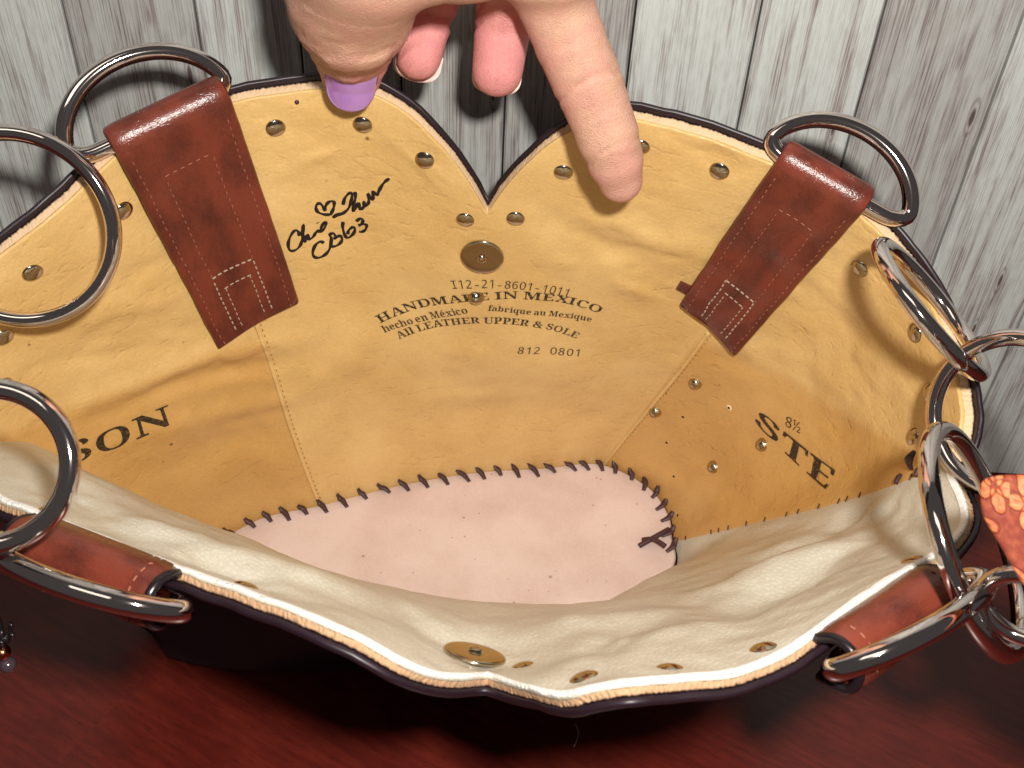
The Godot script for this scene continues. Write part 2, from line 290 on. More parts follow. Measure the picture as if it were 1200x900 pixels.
func lathe(profile: Array, sides := 24) -> Shape:   # profile of Vector2(radius, height), about y
	var s := Shape.new()
	var rows := []
	for i in sides:
		var a := TAU * i / sides
		var row := PackedVector3Array()
		for p in profile:
			row.append(Vector3(cos(a) * p.x, p.y, sin(a) * p.x))
		rows.append(row)
	s.sheet(rows, [], true, false)
	return s.outward()


func basis_from(up: Vector3) -> Basis:
	var x := up.cross(Vector3(0.2, 0.3, 0.9)).normalized()
	return Basis(x, up, x.cross(up)).orthonormalized()


# ---------------------------------------------------------------- the two leather panels, each a smooth patch over a grid of control points
class Patch:
	var G: Array
	var na: int
	var nb: int
	var b0 := -0.15
	var P := []        # [ia] -> PackedVector3Array over b
	var N := []
	var notch := 0.0
	var notch_w := 0.1
	var notch_p := 2.2
	var arc_a := PackedFloat32Array()
	var span_b := 0.16
	var pieces := []      # [seam points, upper edge points, side]: leather pieces with a browner dye

	func tint(a: float, b: float) -> Color:
		var k := 0.0
		for q in pieces:
			var side: float = q[2]
			var seam_a: float = lerpf(q[0][0].x, q[0][q[0].size() - 1].x, clampf(b, 0.4, 1.0))
			var edge_b := 0.0
			var line: Array = q[1]
			for i in line.size() - 1:
				var x0: float = line[i].x
				var x1: float = line[i + 1].x
				if i == 0 or (a - x0) * side >= 0.0:
					edge_b = lerpf(line[i].y, line[i + 1].y, clampf((a - x0) / (x1 - x0), 0.0, 1.2))
			k = maxf(k, smoothstep(-0.002, 0.002, (a - seam_a) * side) * smoothstep(-0.02, 0.03, b - edge_b))
		return Color.WHITE.lerp(Color(0.86, 0.76, 0.62), k)

	func line(A: Array, x: float) -> Vector3:
		var n := A.size()
		if x < 0.0:
			return A[0] + (A[1] - A[0]) * x * (n - 1)
		var u := minf(x, 1.0) * (n - 1)
		var i := mini(int(u), n - 2)
		var p1: Vector3 = A[i]
		var p2: Vector3 = A[i + 1]
		var p0: Vector3 = A[i - 1] if i > 0 else p1 * 2.0 - p2
		var p3: Vector3 = A[i + 2] if i + 2 < n else p2 * 2.0 - p1
		var t := u - i
		return 0.5 * (2.0 * p1 + (p2 - p0) * t + (2.0 * p0 - 5.0 * p1 + 4.0 * p2 - p3) * t * t + (3.0 * p1 - p0 - 3.0 * p2 + p3) * t * t * t)

	func base(a: float, b: float) -> Vector3:
		var c := []
		for r in 4:
			var A := []
			for col in G:
				A.append(col[r])
			c.append(line(A, a))
		return line(c, b)

	func build(grid: Array, n_a: int, n_b: int, inside: Vector3) -> void:
		G = grid
		na = n_a
		nb = n_b
		var by_row := []
		for r in 4:
			var A := []
			for col in G:
				A.append(col[r])
			by_row.append(A)
		for i in na:
			var a := float(i) / (na - 1)
			var c := []
			for r in 4:
				c.append(line(by_row[r], a))
			var row := PackedVector3Array()
			for j in nb:
				row.append(line(c, b0 + (1.0 - b0) * j / (nb - 1)))
			P.append(row)
		normals(inside)
		arc_a.append(0.0)
		var jm := int(nb * 0.45)
		for i in range(1, na):
			arc_a.append(arc_a[i - 1] + P[i][jm].distance_to(P[i - 1][jm]))

	func normals(inside: Vector3) -> void:
		N.clear()
		for i in na:
			var row := PackedVector3Array()
			for j in nb:
				var da: Vector3 = P[mini(i + 1, na - 1)][j] - P[maxi(i - 1, 0)][j]
				var db: Vector3 = P[i][mini(j + 1, nb - 1)] - P[i][maxi(j - 1, 0)]
				var n := da.cross(db).normalized()
				row.append(n)
			N.append(row)
		var mid: Vector3 = P[na / 2][nb / 2]
		if N[na / 2][nb / 2].dot(inside - mid) < 0.0:
			for i in na:
				for j in nb:
					N[i][j] = -N[i][j]

	func push(amounts: Array) -> void:
		for i in na:
			for j in nb:
				P[i][j] += N[i][j] * amounts[i][j]

	func lookup(T: Array, a: float, b: float) -> Vector3:
		var u := clampf(a, 0.0, 1.0) * (na - 1)
		var w := clampf((b - b0) / (1.0 - b0), 0.0, 1.0) * (nb - 1)
		var i := mini(int(u), na - 2)
		var j := mini(int(w), nb - 2)
		var x := u - i
		var y := w - j
		return T[i][j].lerp(T[i + 1][j], x).lerp(T[i][j + 1].lerp(T[i + 1][j + 1], x), y)

	func at(a: float, b: float) -> Vector3:
		return lookup(P, a, b)

	func nrm(a: float, b: float) -> Vector3:
		return lookup(N, a, b).normalized()

	func trim(a: float) -> float:
		var u := maxf(0.0, 1.0 - absf(a - 0.5) / notch_w)
		return notch * pow(u, notch_p)

	func step(a: float, b: float, d: Vector3) -> Vector2:   # the change of (a, b) that moves along d on the surface
		var e := 0.004
		var pa := (at(a + e, b) - at(a - e, b)) / (2.0 * e)
		var pb := (at(a, b + e) - at(a, b - e)) / (2.0 * e)
		var aa := pa.dot(pa)
		var ab := pa.dot(pb)
		var bb := pb.dot(pb)
		var da := pa.dot(d)
		var dbb := pb.dot(d)
		var det := aa * bb - ab * ab
		return Vector2((da * bb - dbb * ab) / det, (dbb * aa - da * ab) / det)


var PB := Patch.new()
var PF := Patch.new()


func fold_amounts(p: Patch, folds: Array, seed_: int, broad: float, fine: float) -> Array:
	var n1 := FastNoiseLite.new()
	n1.seed = seed_
	n1.noise_type = FastNoiseLite.TYPE_SIMPLEX_SMOOTH
	n1.frequency = 22.0
	n1.fractal_octaves = 3
	var n2 := FastNoiseLite.new()
	n2.seed = seed_ + 5
	n2.noise_type = FastNoiseLite.TYPE_SIMPLEX_SMOOTH
	n2.fractal_type = FastNoiseLite.FRACTAL_RIDGED
	n2.frequency = 55.0
	n2.fractal_octaves = 2
	var segs := []
	for f in folds:
		var pa := p.at(f[0].x, f[0].y)
		var pb := p.at(f[1].x, f[1].y)
		segs.append([pa, pb - pa, (pb - pa).length_squared(), f[2], f[3]])
	var out := []
	for i in p.na:
		var row := PackedFloat32Array()
		for j in p.nb:
			var q: Vector3 = p.P[i][j]
			var d := n1.get_noise_3dv(q) * broad + n2.get_noise_3d(q.x, q.y * 1.6, q.z) * fine
			var warp := n1.get_noise_3dv(q * 1.7 + Vector3(3, 1, 2)) * 0.006
			for s in segs:
				var t := clampf((q - s[0]).dot(s[1]) / s[2], 0.0, 1.0)
				var gap: float = (q - s[0] - s[1] * t).length() + warp
				if gap < s[4] * 2.6:
					d += s[3] * exp(-gap * gap / (s[4] * s[4])) * (0.35 + 0.65 * sin(PI * clampf(t, 0.04, 0.96)))
			var b := p.b0 + (1.0 - p.b0) * j / (p.nb - 1)
			d *= smoothstep(1.02, 0.9, b) * smoothstep(0.0, 0.04, float(i) / (p.na - 1)) * smoothstep(1.0, 0.96, float(i) / (p.na - 1))
			row.append(d)
		out.append(row)
	return out


# a closed slab that follows a patch between two offsets along its normal (positive is towards the inside of the bag)
func panel_slab(p: Patch, inner: float, outer: float, rows: int, lift: float, skip := 1, raise := 0.0) -> Shape:
	var s := Shape.new()
	var A := []
	var UA := []
	var B := []
	for i in range(0, p.na, skip):
		var a := float(i) / (p.na - 1)
		var t := p.trim(a) - raise / p.span_b
		var ra := PackedVector3Array()
		var ua := PackedVector2Array()
		var rb := PackedVector3Array()
		for k in rows:
			var f := float(k) / (rows - 1)
			f = f * (0.35 + 0.65 * f)
			var b := t + (1.0 - t) * f
			var q := p.at(a, b)
			var n := p.nrm(a, b)
			ra.append(q + n * inner)
			rb.append(q + n * outer)
			ua.append(Vector2(p.arc_a[i], b * p.span_b))
		A.append(ra)
		B.append(rb)
		UA.append(ua)
	# rounded top between the two faces
	var rows_all := []
	var uv_all := []
	for i in A.size():
		var top_a: Vector3 = A[i][0]
		var top_b: Vector3 = B[i][0]
		var up: Vector3 = (A[i][0] - A[i][3]).normalized()
		var row := PackedVector3Array()
		var ur := PackedVector2Array()
		var aa := float(i * skip) / (p.na - 1)
		for k in range(rows - 1, -1, -1):
			s.col.append(p.tint(aa, UA[i][k].y / p.span_b))
			row.append(A[i][k])
			ur.append(UA[i][k])
		for k in range(1, 6):
			var w := k / 6.0
			s.col.append(Color.WHITE)
			row.append(top_a.lerp(top_b, w) + up * lift * sin(PI * w))
			ur.append(UA[i][0] - Vector2(0, 0.0006 * k))
		for k in rows:
			s.col.append(Color.WHITE)
			row.append(B[i][k])
			ur.append(UA[i][k] + Vector2(0, -0.03))
		rows_all.append(row)
		uv_all.append(ur)
	s.sheet(rows_all, uv_all)
	return s


# ---------------------------------------------------------------- textures
func grey(type: int, frequency: float, fractal: int, octaves: int, w: int, h: int, seed_: int, seamless := false, warp := 0.0) -> PackedByteArray:
	var n := FastNoiseLite.new()
	n.seed = seed_
	n.noise_type = type
	n.frequency = frequency
	n.fractal_type = fractal
	n.fractal_octaves = octaves
	if type == FastNoiseLite.TYPE_CELLULAR:
		n.cellular_return_type = FastNoiseLite.RETURN_DISTANCE2_SUB
	if warp > 0.0:
		n.domain_warp_enabled = true
		n.domain_warp_amplitude = warp
		n.domain_warp_frequency = frequency * 0.7
	var im := n.get_seamless_image(w, h) if seamless else n.get_image(w, h)
	im.convert(Image.FORMAT_L8)
	return im.get_data()


func stretched(type: int, frequency: float, fractal: int, octaves: int, w: int, h: int, sx: int, sy: int, seed_: int, warp := 0.0) -> PackedByteArray:
	var n := FastNoiseLite.new()
	n.seed = seed_
	n.noise_type = type
	n.frequency = frequency
	n.fractal_type = fractal
	n.fractal_octaves = octaves
	if warp > 0.0:
		n.domain_warp_enabled = true
		n.domain_warp_amplitude = warp
		n.domain_warp_frequency = frequency * 0.5
	var im := n.get_image(w / sx, h / sy)
	im.convert(Image.FORMAT_L8)
	im.resize(w, h, Image.INTERPOLATE_CUBIC)
	return im.get_data()


func texture(bytes: PackedByteArray, w: int, h: int, format := Image.FORMAT_RGB8) -> ImageTexture:
	return ImageTexture.create_from_image(Image.create_from_data(w, h, false, format, bytes))


const SIMPLEX := FastNoiseLite.TYPE_SIMPLEX_SMOOTH
const CELLS := FastNoiseLite.TYPE_CELLULAR
const FBM := FastNoiseLite.FRACTAL_FBM
const RIDGED := FastNoiseLite.FRACTAL_RIDGED
const PLAIN := FastNoiseLite.FRACTAL_NONE


func material(c: Color, rough: float, metal := 0.0, spec := 0.5) -> StandardMaterial3D:
	var m := StandardMaterial3D.new()
	m.albedo_color = c
	m.roughness = rough
	m.metallic = metal
	m.metallic_specular = spec
	return m


# leather: colour with blotches and creases, relief with creases and pores
func leather(base: Color, dark: Color, w: int, h: int, metres: Vector2, seed_: int, crease: float, grain: float, blotch: float, relief_cm: float, rough: float, px_grain := 0.12, dots := 0, patchy := 0.006, flecks := 0.22) -> StandardMaterial3D:
	var big := grey(SIMPLEX, patchy, FBM, 4, w, h, seed_)
	var veins := stretched(SIMPLEX, 0.028, RIDGED, 3, w, h, 2, 1, seed_ + 1, 26.0)
	var pores := grey(CELLS, px_grain, PLAIN, 1, w, h, seed_ + 2, false, 4.0)
	var speck := grey(SIMPLEX, 0.11, FBM, 3, w, h, seed_ + 3)
	var rgb := PackedByteArray()
	rgb.resize(w * h * 3)
	var hm := PackedByteArray()
	hm.resize(w * h)
	for i in w * h:
		var k := clampf((big[i] / 255.0 - 0.5) * blotch + 0.25 + (speck[i] / 255.0 - 0.5) * flecks, 0.0, 1.0)
		var v := veins[i] / 255.0
		v = clampf((v - 0.76) * 5.0, 0.0, 1.0) * clampf((speck[i] + big[i] - 215.0) / 90.0, 0.15, 1.0)
		var po := minf(pores[i] / 90.0, 1.0)
		var shade := 1.0 - v * crease * 0.025 - (1.0 - po) * grain * 0.05
		var c := base.lerp(dark, k)
		rgb[i * 3] = clampi(int(c.r * 255.0 * shade), 0, 255)
		rgb[i * 3 + 1] = clampi(int(c.g * 255.0 * shade), 0, 255)
		rgb[i * 3 + 2] = clampi(int(c.b * 255.0 * shade), 0, 255)
		hm[i] = clampi(int(150.0 + (speck[i] - 128.0) * 0.12 - v * crease * 90.0 + (po - 1.0) * grain * 45.0 + (big[i] - 128.0) * 0.4), 0, 255)
	var rng := RandomNumberGenerator.new()
	rng.seed = seed_
	for k in dots:      # specks of dirt and open pores
		var cx := rng.randi_range(3, w - 4)
		var cy := rng.randi_range(3, h - 4)
		var r := 0.7 + 1.6 * pow(rng.randf(), 3.0)
		var deep := rng.randf_range(0.2, 0.75)
		for dy in range(-3, 4):
			for dx in range(-3, 4):
				var f := deep * clampf(r - sqrt(dx * dx + dy * dy) + 0.5, 0.0, 1.0)
				var i := ((cy + dy) * w + cx + dx) * 3
				rgb[i] = int(lerpf(rgb[i], 92, f))
				rgb[i + 1] = int(lerpf(rgb[i + 1], 58, f))
				rgb[i + 2] = int(lerpf(rgb[i + 2], 42, f))
	var m := material(Color.WHITE, rough)
	m.albedo_texture = texture(rgb, w, h)
	m.heightmap_enabled = true
	m.heightmap_texture = texture(hm, w, h, Image.FORMAT_L8)
	m.heightmap_scale = relief_cm
	m.uv1_scale = Vector3(1.0 / metres.x, 1.0 / metres.y, 1)
	return m


func plank_texture(seed_: int, tint: Color, worn: Color, cover: float) -> StandardMaterial3D:
	var w := 256
	var h := 1536
	var fine := stretched(SIMPLEX, 0.24, FBM, 2, w, h, 1, 40, seed_, 3.0)
	var rings := stretched(SIMPLEX, 0.07, RIDGED, 2, w, h, 1, 14, seed_ + 1, 9.0)
	var patch := stretched(SIMPLEX, 0.02, FBM, 4, w, h, 1, 3, seed_ + 2)
	var scuff := grey(SIMPLEX, 0.06, FBM, 3, w, h, seed_ + 3)
	var rng := RandomNumberGenerator.new()
	rng.seed = seed_
	var knots := []
	for k in 9:
		knots.append(Vector3(rng.randf_range(20, w - 20), (k + rng.randf()) * h / 9.0, rng.randf_range(2.0, 5.0)))
	var rgb := PackedByteArray()
	rgb.resize(w * h * 3)
	var hm := PackedByteArray()
	hm.resize(w * h)
	for y in h:
		for x in w:
			var i := y * w + x
			var line := clampf((rings[i] / 255.0 - 0.72) * 6.0, 0.0, 1.0)
			var hair := clampf((0.41 - fine[i] / 255.0) * 9.0, 0.0, 1.0)
			var pat := clampf((patch[i] / 255.0 - 0.5) * 3.0 + cover, 0.0, 1.0)
			var k := clampf(maxf(line * 0.55, hair * 0.45) * (0.25 + pat) + pat * 0.24 + (scuff[i] / 255.0 - 0.5) * 0.25, 0.0, 1.0)
			rgb[i * 3] = int(lerpf(tint.r, worn.r, k) * 255.0)
			rgb[i * 3 + 1] = int(lerpf(tint.g, worn.g, k) * 255.0)
			rgb[i * 3 + 2] = int(lerpf(tint.b, worn.b, k) * 255.0)
			hm[i] = clampi(int(200.0 - maxf(line, hair) * 110.0), 0, 255)
	for kn: Vector3 in knots:
		for dy in range(-22, 23):
			for dx in range(-9, 10):
				var x := int(kn.x) + dx
				var y := int(kn.y) + dy
				if x < 0 or x >= w or y < 0 or y >= h:
					continue
				var r := sqrt(dx * dx + dy * dy * 0.45) / kn.z
				var k := 0.75 * smoothstep(1.3, 0.6, r) + 0.28 * smoothstep(0.5, 0.0, absf(r - 1.9))
				var i := (y * w + x) * 3
				rgb[i] = int(lerpf(rgb[i], 62, k))
				rgb[i + 1] = int(lerpf(rgb[i + 1], 44, k))
				rgb[i + 2] = int(lerpf(rgb[i + 2], 42, k))
	var m := material(Color.WHITE, 0.62)
	m.albedo_texture = texture(rgb, w, h)
	m.heightmap_enabled = true
	m.heightmap_texture = texture(hm, w, h, Image.FORMAT_L8)
	m.heightmap_scale = 0.02
	return m


func table_texture() -> StandardMaterial3D:
	var w := 1024
	var h := 512
	var grain := stretched(SIMPLEX, 0.08, FBM, 3, w, h, 16, 1, 71, 8.0)
	var dash := stretched(SIMPLEX, 0.22, FBM, 2, w, h, 9, 1, 72, 3.0)
	var broad := stretched(SIMPLEX, 0.02, FBM, 3, w, h, 4, 1, 73)
	var rgb := PackedByteArray()
	rgb.resize(w * h * 3)
	for i in w * h:
		var k := clampf(0.5 + (grain[i] - 128.0) / 170.0 + (broad[i] - 128.0) / 250.0, 0.0, 1.0)
		var d := 1.0 - 0.12 * clampf((0.34 - dash[i] / 255.0) * 6.0, 0.0, 1.0)
		rgb[i * 3] = int(lerpf(84, 100, k) * d)
		rgb[i * 3 + 1] = int(lerpf(24, 32, k) * d)
		rgb[i * 3 + 2] = int(lerpf(17, 22, k) * d)
	var m := material(Color.WHITE, 0.34)
	m.albedo_texture = texture(rgb, w, h)
	m.uv1_triplanar = true
	m.uv1_scale = Vector3(7, 7, 7)
	return m


# ---------------------------------------------------------------- build
func _ready() -> void:
	var cam := Camera3D.new()
	cam.name = "camera"
	cam.fov = 39.6
	cam.near = 0.01
	cam.far = 20.0
	add_child(cam)
	cam.transform = Transform3D(Basis.from_euler(Vector3(deg_to_rad(-41.0), 0, 0)) * Basis(Vector3(0, 0, 1), deg_to_rad(3.15)), Vector3.ZERO)
	cam.current = true
	var lens := CameraAttributesPhysical.new()
	lens.frustum_focal_length = 33.33
	lens.frustum_focus_distance = 0.31
	lens.exposure_aperture = 36.0
	lens.exposure_multiplier = 1.0
	lens.frustum_near = 0.01
	lens.frustum_far = 20.0
	cam.attributes = lens
	cam.keep_aspect = Camera3D.KEEP_HEIGHT

	var env := Environment.new()
	env.background_mode = Environment.BG_COLOR
	env.background_color = Color(0.29, 0.28, 0.28)
	env.tonemap_mode = Environment.TONE_MAPPER_LINEAR
	env.tonemap_exposure = 1.0
	env.sdfgi_enabled = true
	env.ssao_enabled = true
	env.ssil_enabled = true
	var around := WorldEnvironment.new()
	around.name = "surroundings"
	around.environment = env
	add_child(around)

	var flash := OmniLight3D.new()     # the camera's flash, up and to the right of the lens
	flash.name = "camera_flash"
	flash.position = Vector3(0.034, 0.052, 0.0)
	flash.light_color = Color(1.0, 0.98, 0.95)
	flash.light_energy = 0.172
	flash.light_size = 0.01
	flash.omni_range = 6.0
	flash.omni_attenuation = 2.0
	flash.shadow_enabled = true
	add_child(flash)

	var lamp := AreaLight3D.new()      # the room's ceiling lamp, out of view above and behind the camera
	lamp.name = "ceiling_lamp"
	lamp.area_size = Vector2(0.9, 0.35)
	lamp.position = Vector3(-0.5, 1.35, 0.35)
	lamp.rotation_degrees = Vector3(-78, -18, 0)
	lamp.light_color = Color(1.0, 0.96, 0.90)
	lamp.light_energy = 0.24
	lamp.area_range = 8.0
	lamp.shadow_enabled = true
	add_child(lamp)

	materials()
	setting()
	handbag()
	hardware()
	handle_and_charm()
	hand()


func materials() -> void:
	M.tan = leather(Color(0.865, 0.722, 0.475), Color(0.785, 0.62, 0.362), 1536, 768, Vector2(0.44, 0.22), 11, 1.0, 0.5, 0.8, 0.05, 0.38, 0.22, 50)
	M.tan.vertex_color_use_as_albedo = true
	M.cream = leather(Color(0.82, 0.80, 0.735), Color(0.77, 0.74, 0.665), 1536, 768, Vector2(0.44, 0.22), 23, 0.35, 0.9, 0.6, 0.04, 0.34, 0.22)
	M.pink = leather(Color(0.87, 0.79, 0.765), Color(0.80, 0.705, 0.67), 768, 512, Vector2(0.22, 0.147), 31, 0.1, 0.5, 1.4, 0.012, 0.72, 0.2, 150)
	M.brown = leather(Color(0.455, 0.205, 0.148), Color(0.28, 0.125, 0.10), 512, 512, Vector2(0.075, 0.075), 41, 1.0, 0.5, 1.25, 0.03, 0.29, 0.2, 40, 0.0075, 0.35)
	M.raw = material(Color(0.82, 0.70, 0.56), 0.9)
	M.core = material(Color(0.68, 0.54, 0.41), 0.9)
	M.white_edge = material(Color(0.93, 0.92, 0.90), 0.8)
	M.plum = material(Color(0.12, 0.07, 0.10), 0.42)
	M.plum_lace = material(Color(0.25, 0.14, 0.15), 0.5)
	M.dark_edge = material(Color(0.10, 0.075, 0.09), 0.25)
	M.thread = material(Color(0.58, 0.36, 0.27), 0.7)
	M.pale_thread = material(Color(0.66, 0.57, 0.50), 0.7)
	M.tan_thread = material(Color(0.62, 0.43, 0.22), 0.7)
	M.nickel = material(Color(0.74, 0.69, 0.60), 0.13, 1.0)
	M.ring = material(Color(0.86, 0.82, 0.80), 0.06, 1.0)
	var wear := grey(SIMPLEX, 0.11, FBM, 4, 512, 512, 91, true)
	var rgba := PackedByteArray()
	rgba.resize(512 * 512 * 4)
	for i in 512 * 512:
		rgba[i * 4] = 40
		rgba[i * 4 + 1] = 31
		rgba[i * 4 + 2] = 24
		rgba[i * 4 + 3] = int(255.0 * clampf(0.95 - maxf(0.0, wear[i] / 255.0 - 0.52) * 2.4, 0.5, 0.96))
	M.ink = material(Color.WHITE, 0.6)
	M.ink.albedo_texture = texture(rgba, 512, 512, Image.FORMAT_RGBA8)
	M.ink.transparency = BaseMaterial3D.TRANSPARENCY_ALPHA
	M.ink.uv1_triplanar = true
	M.ink.uv1_scale = Vector3(17, 17, 17)
	M.marker = material(Color(0.10, 0.065, 0.075), 0.5)
	M.hole = material(Color(0.13, 0.08, 0.05), 0.9)
	M.pale = material(Color(0.93, 0.84, 0.68), 0.8)


func box(size: Vector3, bevel: float) -> Shape:
	# a box with chamfered edges: uv runs over x and y in metres
	var s := Shape.new()
	var h := size / 2.0
	var rows := []
	var uvs := []
	for k in 4:
		var z: float = [-h.z, -h.z + bevel, h.z - bevel, h.z][k]
		var ins: float = [bevel, 0.0, 0.0, bevel][k]
		var x := h.x - ins
		var y := h.y - ins
		var row := PackedVector3Array([Vector3(-x, -y, z), Vector3(x, -y, z), Vector3(x, y, z), Vector3(-x, y, z)])
		rows.append(row)
		var ur := PackedVector2Array()
		for p in row:
			ur.append(Vector2(p.x / size.x + 0.5, 0.5 - p.y / size.y))
		uvs.append(ur)
	s.sheet(rows, uvs, false, true)
	var n := s.v.size()
	s.quad(0, 1, 2, 3)
	s.quad(n - 4, n - 1, n - 2, n - 3)
	return s.outward()


func setting() -> void:
	var top := put("tabletop", box(Vector3(1.5, 0.03, 1.5), 0.003).mesh(true), table_texture())
	top.position = Vector3(0, TABLE_Y - 0.015, -0.12)
	top.rotation.y = deg_to_rad(-28)
	top.set_meta("kind", "structure")
	var wall := put("backdrop_wall", box(Vector3(1.3, 0.72, 0.02), 0.002).mesh(true), material(Color(0.12, 0.10, 0.10), 0.9))
	wall.position = Vector3(0, 0.04, WALL_Z - 0.0128)
	wall.set_meta("kind", "structure")
	var looks := [
		plank_texture(101, Color(0.75, 0.765, 0.75), Color(0.50, 0.455, 0.445), 0.25),
		plank_texture(202, Color(0.685, 0.69, 0.675), Color(0.45, 0.41, 0.40), 0.42),
		plank_texture(303, Color(0.77, 0.785, 0.77), Color(0.48, 0.435, 0.42), 0.16),
		plank_texture(404, Color(0.665, 0.67, 0.655), Color(0.43, 0.39, 0.385), 0.5)]
	var edges := [-0.350, -0.310, -0.269, -0.228, -0.187, -0.1454, -0.104, -0.0722, -0.0408, -0.0073, 0.0312, 0.0689, 0.1058, 0.1476, 0.187, 0.228, 0.268, 0.309, 0.350]
	var pick := [0, 2, 1, 0, 2, 1, 0, 3, 1, 3, 2, 2, 1, 2, 0, 2, 1, 0]
	for k in edges.size() - 1:
		var w: float = edges[k + 1] - edges[k] - 0.0007
		var p := put("plank", box(Vector3(w, 0.70, 0.0035), 0.0006).mesh(true), looks[pick[k]], wall)
		p.position = Vector3((edges[k] + edges[k + 1]) / 2.0, -0.003, 0.0111)
		if k % 3 == 1:
			p.rotation.z = PI


func oriented(o: Node3D, at: Vector3, up: Vector3) -> Node3D:
	o.transform = Transform3D(basis_from(up), at)
	return o


func handbag() -> void:
	bag = thing("handbag", "open handbag of tan and cream leather with scalloped riveted rim, held open", "handbag")
	var inside := Vector3(-0.02, -0.22, -0.2)
	PB.build(BACK_CONTROL, 301, 150, inside)
	PF.build(FRONT_CONTROL, 301, 150, inside)
	PB.pieces = [[SEAM_A, PIECE_A, -1.0], [SEAM_B, PIECE_B, 1.0]]
	PB.notch = BACK_NOTCH
	PF.notch = FRONT_NOTCH
	PF.notch_w = 0.055
	PF.notch_p = 1.6
	var cb := fold_amounts(PB, BACK_FOLDS, 7, 0.0009, 0.0002)
	var cf := fold_amounts(PF, FRONT_FOLDS, 9, 0.0013, 0.00018)
	PB.push(cb)
	PF.push(cf)
	PB.normals(inside)
	PF.normals(inside)
	# the two panels: lining, core with a fuzzy cut edge, outer leather
	put("back_lining", panel_slab(PB, 0.0, -0.0012, 110, 0.0002, 1, -0.0012).outward().mesh(), M.tan, bag)
	put("front_lining", panel_slab(PF, 0.0, -0.0012, 110, 0.0004).outward().mesh(), M.cream, bag)
	put("back_outer_leather", panel_slab(PB, -0.0034, -0.0051, 40, 0.0006, 2, 0.0011).outward().mesh(), M.plum, bag)
	put("front_outer_leather", panel_slab(PF, -0.0027, -0.0046, 40, 0.0007, 2, -0.0001).outward().mesh(), M.plum, bag)
	put("back_raw_edge", raw_edge(PB, -0.0002, -0.0036, 0.0003, 0.0016), M.raw, bag)
	put("front_raw_edge", raw_edge(PF, -0.0006, -0.0028, 0.0003), M.core, bag)
	put("front_lining_edge", raw_edge(PF, 0.0002, -0.0008, 0.0006), M.white_edge, bag)
	base()
	seams()
	rivets()
	var c0 := strap_back(STRAP_BACK_A)
	var c1 := strap_back(STRAP_BACK_B)
	var c2 := strap_front(STRAP_FRONT_A)
	var c3 := strap_front(STRAP_FRONT_B)
	bars = [c0, c1, c2, c3]
	small_marks()
	print_text()
	ink()


var bars := []


func raw_edge(p: Patch, inner: float, outer: float, lift: float, bevel := 0.0) -> ArrayMesh:
	var s := Shape.new()
	var n := FastNoiseLite.new()
	n.seed = 3
	n.frequency = 900.0
	n.fractal_octaves = 3
	var rows := []
	var uvs := []
	var steps := 2400
	for i in steps + 1:
		var a := float(i) / steps
		var t := p.trim(a)
		var q := p.at(a, t)
		var nn := p.nrm(a, t)
		var up := (q - p.at(a, t + 0.03)).normalized()
		var row := PackedVector3Array()
		var ur := PackedVector2Array()
		for k in 8:
			var w := k / 7.0
			var c := q + nn * lerpf(inner, outer, w)
			var h := sin(PI * w) * lift
			if k > 0 and k < 7:
				h += n.get_noise_3dv(c) * 0.00045
				c += nn * n.get_noise_3dv(c + Vector3.ONE) * 0.00025
			if k == 0 or k == 7:
				h = -0.0015
			row.append(c + up * (h - 0.0002 - bevel * (1.0 - w)))
			ur.append(Vector2(p.arc_a[int(a * (p.na - 1))], w * 0.003))
		rows.append(row)
		uvs.append(ur)
	s.sheet(rows, uvs)
	var m := p.at(0.3, p.trim(0.3))
	return s.towards(m + (m - p.at(0.3, 0.3)).normalized() * 5.0).mesh()


func on_base(deg: float, shrink := 0.0) -> Vector3:
	var th := deg_to_rad(deg)
	var c := cos(th)
	var s := sin(th)
	return BASE_CENTRE + BASE_LONG * (0.1 - shrink) * signf(c) * pow(absf(c), 2.0 / 2.3) + BASE_SHORT * (0.05 - shrink) * signf(s) * pow(absf(s), 2.0 / 2.3)


